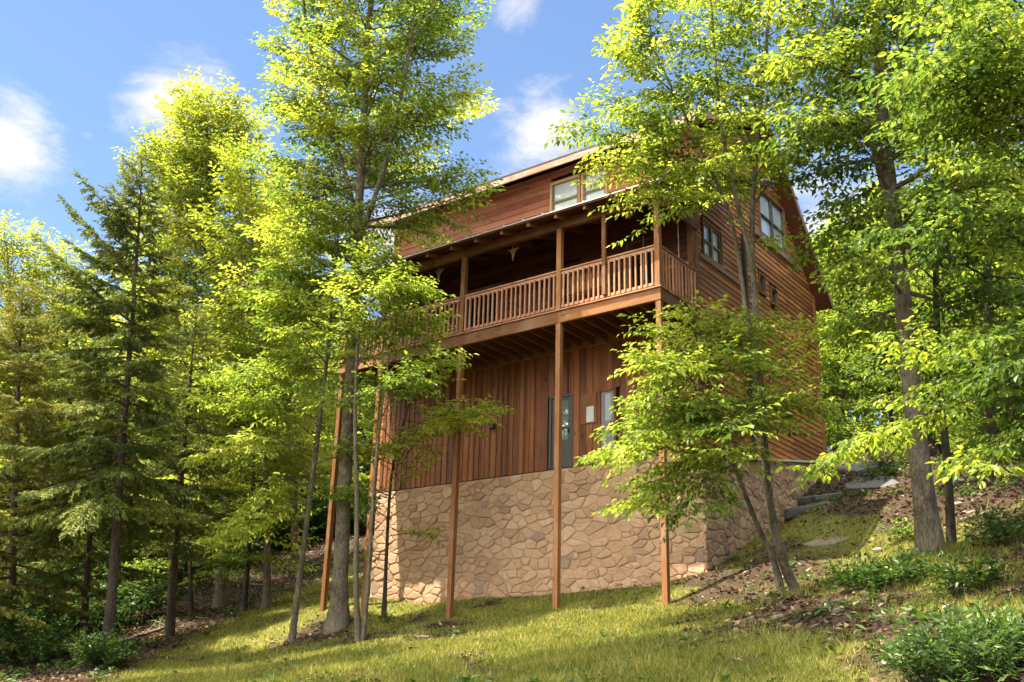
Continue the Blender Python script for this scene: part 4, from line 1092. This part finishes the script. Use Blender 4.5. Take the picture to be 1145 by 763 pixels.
conifer(35, path(24, (-70, 800), (-66, 650), (-62, 500), (-58, 380), (-54, 280)), .13, .12, 60, lambda u, h: (2.4*(1-u)**.8+.25), NEEDLE_OLIVE, 'hemlock partly outside the left border with boughs reaching in', 'hemlock_tree')

# ---- deciduous trees behind the conifers
def simple_tree(seed, P, r0, t0, nb, L0, L1, mat, bk, label, size=.17, name='forest_tree', group=None, side=(0, 0, 0), dens=.9, e0=8, e1=50, shape=None, droop=.10, sec=.19):
    T = Tree(seed); P = grounded(P); S, R = T.stem(P, r0, r0*.2, 26, 1.5, 8)
    T.crown(S, R, t0, nb, L0, L1, e0, e1, side=side, droop=droop, sec=sec, twsp=.15, twl=.42, shape=shape)
    return T.build(name, label, 'tree', P[0], bk, mat, size, group, dens=dens, droop=.45)
simple_tree(41, path(36, (247, 680), (252, 560), (246, 420), (238, 280), (232, 190), (230, 130)), .22, .28, 100, 3.7, 1.7, LEAF_YELLOW, BARK_GREY, 'tall yellow-green tree rising behind the dark spruces', .19, 'tulip_tree', shape=lambda u: .75+.5*math.sin(math.pi*u))
simple_tree(42, path(38, (28, 700), (24, 560), (18, 420), (12, 330), (8, 285)), .16, .25, 50, 3.4, 1.6, LEAF_YELLOW, BARK_GREY, 'bright yellow-green tree low at the left border behind the hemlock', .18, 'tulip_tree')
simple_tree(43, path(42, (330, 645), (328, 540), (322, 430), (318, 330), (316, 250)), .18, .22, 56, 3.2, 1.6, LEAF_YELLOW, BARK_GREY, 'leafy tree in the woods past the left end of the deck', .20, 'tulip_tree')
simple_tree(44, path(40, (150, 690), (150, 560), (155, 420), (165, 330), (170, 260)), .16, .2, 52, 3.2, 1.6, LEAF_YELLOW, BARK_GREY, 'yellow-green tree seen through the gaps of the tallest spruce', .20, 'tulip_tree')
simple_tree(45, path(38, (190, 690), (192, 560), (198, 420), (200, 300), (202, 185)), .16, .22, 66, 3.2, 1.5, LEAF_SPRING, BARK_DARK, 'leafy green tree crowding the left side of the tall yellow-green tree', .19)
simple_tree(46, path(40, (85, 700), (82, 580), (78, 450), (74, 370), (72, 310)), .15, .15, 56, 3.3, 1.6, LEAF_YELLOW, BARK_DARK, 'yellow-green tree between the two spruces and the hemlock', .19)
simple_tree(47, path(33, (275, 665), (280, 590), (284, 510), (286, 450), (290, 400)), .09, .12, 44, 2.2, 1.2, LEAF_SPRING, BARK_DARK, 'young leafy tree at the lawn edge right of the yellow-green tree', .17)
simple_tree(48, path(34, (215, 680), (212, 610), (208, 540), (206, 480), (204, 430)), .08, .12, 40, 2.1, 1.2, LEAF_SPRING, BARK_DARK, 'young leafy tree behind the dark spruce at the lawn edge', .17)
simple_tree(49, path(33, (300, 668), (298, 560), (292, 430), (285, 300), (280, 200)), .13, .28, 72, 2.8, 1.4, LEAF_YELLOW, BARK_GREY, 'leafy tree filling the gap between the tall yellow-green tree and the thick dark trunk', .18)
# far forest: three tree shapes, copied
def copy_tree(root, loc, rz, sc, label, group):
    r = root.copy(); COL.objects.link(r); r.location = tuple(loc); r.rotation_euler = (0, 0, rz); r.scale = (sc, sc, sc*random.uniform(.92, 1.1)); r['label'] = label; r['group'] = group
    for ch in list(root.children):
        c = ch.copy(); COL.objects.link(c); c.parent = r
    return r
def far_proto(seed, loc, h, mat, bk, L, label, group, t0=.22):
    b = g3(loc[0], loc[1]); rng = np.random.default_rng(seed)
    P = [b+Z3*h*t+np.array([rng.normal(), rng.normal(), 0])*.25*t for t in (0, .3, .6, .85, 1)]
    return simple_tree(seed, P, .17, t0, 74, L, L*.45, mat, bk, label, .27, group=group, dens=.85, shape=lambda u: .7+.5*math.sin(math.pi*u), sec=.36)
def pd(px, D, py=600): return at(px, py, D)[:2]
LB, GB = 'leafy forest tree on the slope behind the house', 'forest trees on the slope behind the house'
LLf, GL = 'leafy forest tree deep in the woods left of the house', 'forest trees deep in the woods left of the house'
p1 = far_proto(51, pd(985, 44), 10.5, LEAF_SPRING, BARK_DARK, 3.2, LB, GB)
p2 = far_proto(52, pd(1080, 38), 9.5, LEAF_MID, BARK_DARK, 3.0, LB, GB)
p3 = far_proto(53, pd(205, 50), 11, LEAF_SPRING, BARK_DARK, 3.3, LLf, GL)
p4 = far_proto(54, pd(285, 47), 9.5, LEAF_MID, BARK_DARK, 3.2, LLf, GL, .12)
random.seed(5)
for i, (px, D, pr_, sc) in enumerate(((940, 52, p1, 1.0), (1035, 50, p1, 1.1), (1130, 47, p1, 1.1), (1160, 38, p2, 1.1), (1010, 36, p2, .62), (955, 40, p2, .6), (1190, 32, p2, 1.0), (900, 58, p1, .9), (1085, 58, p1, 1.25), (980, 60, p1, 1.2),
                                      (1000, 70, p1, 1.5), (1060, 75, p1, 1.6), (1130, 70, p1, 1.5), (940, 75, p1, 1.5), (880, 80, p1, 1.3), (1180, 62, p1, 1.4), (970, 50, p2, .8), (1110, 44, p2, 1.0), (1050, 42, p2, .8), (1120, 30, p2, .7), (1150, 27, p2, .8), (930, 47, p2, .55), (1060, 31, p2, .55))):
    copy_tree(pr_, g3(*pd(px, D)), random.uniform(0, 6.28), sc, LB, GB)
for i, (px, D, pr_, sc) in enumerate(((60, 50, p3, .9), (110, 46, p4, .9), (-20, 44, p3, .9), (250, 58, p3, 1.0), (340, 56, p4, 1.0), (375, 50, p4, .9), (300, 60, p3, 1.1), (400, 54, p4, 1.0), (165, 56, p3, 1.0), (10, 38, p4, .7), (70, 40, p4, .75), (130, 42, p4, .8), (230, 44, p4, .7), (-60, 36, p3, .8),
                                      (430, 60, p3, 1.0), (-80, 60, p3, 1.2), (-20, 66, p3, 1.1), (50, 64, p3, 1.2), (120, 66, p3, 1.2), (190, 70, p3, 1.3), (250, 72, p3, 1.3), (310, 74, p3, 1.35), (370, 72, p3, 1.35), (30, 56, p4, 1.0), (90, 58, p4, 1.0), (150, 52, p4, .9), (205, 62, p4, 1.0), (270, 52, p4, .9), (330, 64, p4, 1.1), (-50, 50, p4, 1.0), (390, 62, p4, 1.1))):
    copy_tree(pr_, g3(*pd(px, D, 650)), random.uniform(0, 6.28), sc, LLf, GL)

# ---- shrubs and understorey
def shrub(seed, base, h, rad, n, mat, label, name='shrub', size=.09, aspect=.4, group=None, dens=1.0, six=False, twl=.22, cat='shrub'):
    T = Tree(seed); rng = T.rng; base = np.array(base)
    for i in range(n):
        a = rng.uniform(0, 6.28); d = np.array([math.cos(a), math.sin(a), 0]); rr = rad*math.sqrt(rng.random())
        p = base+d*rr*.45; p[2] = gz(p[0], p[1])-.02
        up = rng.uniform(.75, 1.6); L = h*rng.uniform(.6, 1.1)
        sp = polyline(rng, p, d*rr/rad*.8+Z3*up, L, 6, .35, .12); T.limbs.add(sp, np.linspace(.008, .003, 7), 3); T.has_limbs = True
        v = rng.random(); T.run(sp[1:], twl, .085, v)
    return T.build(name, label, cat, base, BARK_DARK, mat, size, group, aspect=aspect, dens=dens, droop=.25, jit=.45, six=six)
s1 = shrub(61, hit(1075, 762), .46, .85, 150, LEAF_SHRUB, 'broad dense green bush in the bottom right corner', size=.085, aspect=.36, six=True)
s2 = shrub(62, hit(1130, 745), .42, .6, 80, LEAF_SHRUB, 'smaller bush crowding the right border behind the corner bush', size=.085, aspect=.36, six=True)
s3 = shrub(63, hit(1010, 655), .38, .75, 52, LEAF_DARK, 'low leafy plants at the foot of the large tree on the right', 'undergrowth_plant', .12, .55, cat='plant')
s4 = shrub(64, hit(965, 660), .4, .55, 34, LEAF_DARK, 'dark low plants on the bare bank between the two right trees', 'undergrowth_plant', .11, .55, cat='plant')
s5 = shrub(65, hit(1085, 665), .45, .6, 34, LEAF_DARK, 'scattered low plants beyond the thin trunk on the right bank', 'undergrowth_plant', .11, .55, cat='plant')
s6 = shrub(66, hit(1120, 610), .5, .8, 40, LEAF_DARK, 'ragged green plants on the slope by the right border', 'undergrowth_plant', .11, .55, cat='plant')
s7 = shrub(67, hit(1012, 606), .35, .35, 20, LEAF_MID, 'fresh green plant growing against the large right trunk', 'undergrowth_plant', .11, .55, cat='plant')
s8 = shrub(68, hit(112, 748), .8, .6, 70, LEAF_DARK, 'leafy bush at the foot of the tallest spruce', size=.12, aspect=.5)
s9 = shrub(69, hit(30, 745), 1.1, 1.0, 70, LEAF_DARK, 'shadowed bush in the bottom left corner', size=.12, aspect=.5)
s10 = shrub(70, hit(885, 548, 20), .35, .45, 26, LEAF_DARK, 'low plants between the stone base and the upper step', 'undergrowth_plant', .10, .5, cat='plant')
s11 = shrub(71, hit(985, 535, 20), .4, .7, 26, LEAF_DARK, 'low plants at the side of the stone path', 'undergrowth_plant', .10, .5, cat='plant')
s12 = shrub(72, hit(430, 697), .18, .16, 12, LEAF_DARK, 'tuft of leaves round the foot of the mossy stem', 'undergrowth_plant', .07, .5, cat='plant')
s13 = shrub(73, hit(942, 470, 26), 2.4, .8, 60, LEAF_DARK, 'dark evergreen bush behind the rear corner of the house', size=.12, aspect=.4)
s14 = shrub(74, hit(1000, 520, 24), .8, .8, 30, LEAF_MID, 'thin bush at the top of the stone path', size=.12, aspect=.5)
def copy_thing(root, loc, rz, sc, label, group):
    return copy_tree(root, loc, rz, sc, label, group)
UG, UL = 'undergrowth bushes in the dim woods on the left', 'undergrowth bush in the dim woods beyond the lawn'
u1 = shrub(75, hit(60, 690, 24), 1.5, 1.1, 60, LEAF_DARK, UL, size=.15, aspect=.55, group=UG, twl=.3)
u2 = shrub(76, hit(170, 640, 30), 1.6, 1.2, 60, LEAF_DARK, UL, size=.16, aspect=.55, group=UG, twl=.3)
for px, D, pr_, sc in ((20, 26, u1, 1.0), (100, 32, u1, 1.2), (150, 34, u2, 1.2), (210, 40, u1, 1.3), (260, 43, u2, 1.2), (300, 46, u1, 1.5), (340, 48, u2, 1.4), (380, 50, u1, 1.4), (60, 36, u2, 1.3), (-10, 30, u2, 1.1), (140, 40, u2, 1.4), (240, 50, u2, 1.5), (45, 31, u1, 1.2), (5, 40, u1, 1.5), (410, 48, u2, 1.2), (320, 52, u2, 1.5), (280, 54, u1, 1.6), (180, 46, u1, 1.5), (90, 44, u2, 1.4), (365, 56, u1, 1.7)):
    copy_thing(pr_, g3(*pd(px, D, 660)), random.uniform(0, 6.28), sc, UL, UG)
RG, RL = 'undergrowth bushes on the wooded slope on the right', 'undergrowth bush among the trees up the right slope'
v1 = shrub(77, g3(*pd(1090, 30, 540)), 1.0, 1.0, 40, LEAF_MID, RL, size=.14, aspect=.5, group=RG, twl=.3)
for px, D, sc in ((1040, 36, 1.3), (1140, 28, 1.1), (980, 40, 1.4), (1110, 36, 1.4), (950, 46, 1.6), (1010, 44, 1.6), (1130, 42, 1.5), (1070, 44, 1.6), (930, 54, 1.8)):
    copy_thing(v1, g3(*pd(px, D, 540)), random.uniform(0, 6.28), sc, RL, RG)

# ---- logs, rocks, steps
def rock(name, loc, dims, mat, label, cat, seed, rz=0.0, group=None, lay=.9):
    rng = np.random.default_rng(seed); n = 9; V = []; Fc = []
    ph = rng.uniform(-.25, .25, n)
    for zc, sc in ((-.5, .92), (-.1, 1.0), (.3, .98), (.5, .88)):
        for k in range(n):
            a = (k+ph[k])/n*2*math.pi; rr = sc*(1+.18*math.sin(3*a+seed)+rng.normal()*.03)
            V.append((math.cos(a)*rr*dims[0]/2, math.sin(a)*rr*dims[1]/2, zc*dims[2]+rng.normal()*.03*dims[2]))
    for j in range(3):
        for k in range(n): Fc.append((j*n+k, j*n+(k+1) % n, (j+1)*n+(k+1) % n, (j+1)*n+k))
    Fc += [tuple(range(3*n, 4*n)), tuple(range(n-1, -1, -1))]
    mb = MB(); mb.add(V, Fc, rng.random()); o = mb.build(name, mat, None, bevel=.012)
    o.location = tuple(loc); nx = (gz(loc[0]+.4, loc[1])-gz(loc[0]-.4, loc[1]))/.8*lay; ny = (gz(loc[0], loc[1]+.4)-gz(loc[0], loc[1]-.4))/.8*lay
    o.rotation_euler = (Vector((-nx, -ny, 1)).to_track_quat('Z', 'Y') @ Matrix.Rotation(rz, 3, 'Z').to_quaternion()).to_euler(); tag(o, label, cat, group); return o
SLATE = plain('slate', (.085, .083, .08), .85, 0, .25, .4, 7)
ROCKM = plain('pale_rock', (.17, .135, .105), .9, 0, .2, .4, 9)
h = hit(900, 574, 18); rock('stone_step', h+np.array([0, .2, .08]), (1.7, .8, .26), SLATE, 'lower slate step at the side of the house', 'step', 3, .35, lay=.25)
h = hit(912, 560, 20); rock('stone_step', h+np.array([0, .3, .08]), (1.6, .8, .24), SLATE, 'upper slate step leading to the path', 'step', 4, .2, lay=.25)
h = hit(972, 543, 20); rock('path_slab', h+np.array([0, .2, .07]), (1.5, 2.2, .16), SLATE, 'large flat grey slab lying in the path', 'slab', 5, .5)
h = hit(955, 525, 20); rock('path_slab', h+np.array([0, .3, .10]), (1.4, 2.4, .16), SLATE, 'flat slab further up the path by the house corner', 'slab', 6, .1)
h = hit(925, 607, 15); rock('path_slab', h+np.array([0, 0, -.01]), (1.1, .6, .10), ROCKM, 'pale flat stone sunk in the bank below the steps', 'slab', 7, .3)
for i, (px, py, s_, lb) in enumerate(((1068, 566, .34, 'grey rock behind the thin right trunk'), (1086, 575, .26, 'small grey rock beside a larger one on the right slope'), (982, 617, .30, 'pale stone half buried left of the large right trunk'),
                                      (826, 602, .18, 'small stone at the foot of the side stone wall'), (868, 692, .22, 'flat stone before the double trunk at the house corner'), (904, 690, .2, 'little pale stone right of the double trunk'),
                                      (935, 684, .25, 'flat brown stone on the bare bank'), (1110, 640, .3, 'stone in the leaf litter by the right border'))):
    h = hit(px, py); rock('rock', h+np.array([0, 0, .02]), (s_, s_*.7, s_*.35), ROCKM, lb, 'rock', 20+i, i*1.1)
def log(seed, a, b, r, label, name='fallen_branch', cat='branch', mat=None):
    rng = np.random.default_rng(seed); pa = hit(*a, 9); pb = hit(*b, 9); n = 10
    pts = np.array([pa+(pb-pa)*t for t in np.linspace(0, 1, n)]); pts[1:-1] += rng.normal(size=(n-2, 3))*np.array([.06, .06, 0])
    pts[:, 2] = gz(pts[:, 0], pts[:, 1])+r*.7+np.abs(rng.normal(size=n))*.04
    t = Tubes(); t.add(pts, np.linspace(r, r*.45, n), 7)
    d = nrm(pb-pa)
    for k in range(3):
        i = rng.integers(2, n-2); q = polyline(rng, pts[i], d*.6+np.array([rng.normal()*.5, rng.normal()*.5, .5]), rng.uniform(.4, .9), 5, .2, .15); t.add(q, np.linspace(r*.4, r*.12, 6), 4)
    o = t.build(name, mat or BARK_GREY, None, pts[0]); o.location = tuple(pts[0]); tag(o, label, cat)
log(81, (1055, 548), (1120, 532), .07, 'fallen log across the slope behind the thin right trunk', 'fallen_log', 'log')
log(82, (958, 530), (1000, 470), .025, 'bare grey branch lying over the path slabs')
log(83, (1075, 585), (1120, 575), .05, 'dark broken branch on the right slope near the rocks')
log(84, (330, 640), (395, 618), .05, 'fallen branch at the far edge of the lawn')
log(85, (140, 720), (200, 698), .07, 'mossy log at the foot of the dark spruce', 'fallen_log', 'log')
log(86, (1090, 655), (1140, 640), .02, 'thin bare twig lying in the leaves by the right border')
log(87, (250, 650), (320, 660), .04, 'grey branch on the brown slope under the woods')
log(88, (480, 716), (430, 714), .025, 'short dead stick on the grass beside the twin stems')

# ---- leaf litter and grass
def scatter(n, xr, yr, keep, seed):
    rng = np.random.default_rng(seed); x = rng.uniform(*xr, n); y = rng.uniform(*yr, n)
    d = np.stack([x-CAM[0], y-CAM[1]], 1)
    k = np.ones(n, bool); z = gz(x, y)
    P = np.stack([x, y, z], 1); q = P-CAM; Zd = q@FW; px = CX+F*(q@RT)/np.maximum(Zd, .1); py = CY-F*(q@UP)/np.maximum(Zd, .1)
    k = (Zd > 4) & (px > -250) & (px < 1650) & (py < 900) & (py > 380)          # only ground near what the photo shows
    k &= rng.random(n) < keep(x, y, Zd)
    inside = (x > HX0+.05) & (x < HX1-.05) & (y > YW) & (y < YR)
    k &= ~inside
    return P[k], Zd[k], rng
def litter():
    P, Zd, rng = scatter(420000, (-36, 20), (-15, 40), lambda x, y, d: np.clip(np.maximum(1-lawn_amount(x, y), bare_amount(x, y)*.8)+.03, 0, 1)*np.clip(32/d, .2, 1)*.5, 91)
    n = len(P); th = rng.uniform(0, 6.28, n); a = np.stack([np.cos(th), np.sin(th), rng.normal(size=n)*.35], 1); nr = nrm(Z3[None, :]+rng.normal(size=(n, 3))*.45)
    b = nrm(np.cross(nr, a)); L = rng.uniform(.035, .095, n); P = P+np.array([0, 0, .012])
    V = np.stack([P-a*L[:, None], P+b*(L*.45)[:, None]+nr*(L*.2)[:, None], P+a*L[:, None], P-b*(L*.45)[:, None]+nr*(L*.15)[:, None]], 1)
    m = leafmat('dry_leaf', [(0, (.028, .015, .009)), (.45, (.085, .046, .026)), (.8, (.165, .10, .056)), (1, (.30, .215, .14))], .12, (1, .8, .6), .8, .2)
    o = np_mesh('leaf_litter', V.reshape(-1, 3), [np.arange(n*4).reshape(-1, 4)], m, None, np.repeat(rng.random(n), 4)); tag(o, 'dry brown fallen leaves over the woodland floor', 'leaves', kind='stuff'); return n
def grass():
    P, Zd, rng = scatter(1500000, (-26, 14), (-14, 8), lambda x, y, d: np.clip(lawn_amount(x, y)*(1-bare_amount(x, y)), 0, 1)*np.clip((17/d)**1.6, .12, 1)*.95, 92)
    n = len(P); th = rng.uniform(0, 6.28, n); a = np.stack([np.cos(th), np.sin(th), np.zeros(n)], 1)
    pn = np.sin(P[:, 0]*2.1+1.2*np.sin(P[:, 1]*1.7))*np.cos(P[:, 1]*2.6+np.sin(P[:, 0]*1.3))
    hgt = rng.uniform(.025, .085, n)*np.where(rng.random(n) < .06, 1.8, 1)*(1+.35*pn)*np.clip(16/Zd+.35, .8, 1.35); lean = rng.normal(size=(n, 2))*.5
    d = np.stack([lean[:, 0], lean[:, 1], np.ones(n)], 1); wd = (.0035+.0002*Zd)*rng.uniform(.7, 1.3, n)
    tip = P+d*hgt[:, None]; V = np.stack([P-a*wd[:, None]-Z3*.01, P+a*wd[:, None]-Z3*.01, tip], 1)
    v = np.clip(.43+.22*pn+rng.normal(size=n)*.30, 0, 1)
    m = leafmat('lawn_grass', [(0, (.055, .070, .010)), (.4, (.135, .155, .018)), (.75, (.23, .22, .035)), (1, (.38, .32, .10))], .35, (1.2, 1.15, .5), .6, .25)
    o = np_mesh('lawn_grass', V.reshape(-1, 3), [np.arange(n*3).reshape(-1, 3)], m, None, np.repeat(v, 3)); tag(o, 'short patchy green grass on the slope in front of the house', 'grass', kind='stuff'); return n
def ground_cover():
    P, Zd, rng = scatter(60000, (-30, 20), (-14, 24), lambda x, y, d: np.clip(1.1-lawn_amount(x, y)*1.2, .03, 1)*np.clip(np.sin(x*1.3+2*np.sin(y*.9))*np.cos(y*1.6+np.sin(x*.8))+.25, 0, 1)*np.clip(26/d, .25, 1)*.55, 93)
    k = 7; n = len(P)*k; C = np.repeat(P, k, 0)+np.c_[rng.normal(size=(n, 2))*.07, rng.uniform(.02, .16, n)]
    th = rng.uniform(0, 6.28, n); a = np.stack([np.cos(th), np.sin(th), rng.normal(size=n)*.35], 1); nr = nrm(Z3[None, :]+rng.normal(size=(n, 3))*.4); b = nrm(np.cross(nr, a)); L = rng.uniform(.03, .08, n)
    V = np.stack([C-a*L[:, None], C+b*(L*.5)[:, None]+nr*(L*.15)[:, None], C+a*L[:, None], C-b*(L*.5)[:, None]+nr*(L*.15)[:, None]], 1)
    o = np_mesh('ground_cover', V.reshape(-1, 3), [np.arange(n*4).reshape(-1, 4)], LEAF_SHRUB, None, np.repeat(np.clip(rng.normal(size=n)*.25+.45, 0, 1), 4)); tag(o, 'low green weeds scattered over the woodland floor', 'weeds', kind='stuff')
ground_cover()
nl = litter(); ng = grass()
print('litter', nl, 'grass', ng, 'polys', sum(len(m.polygons) for m in bpy.data.meshes))
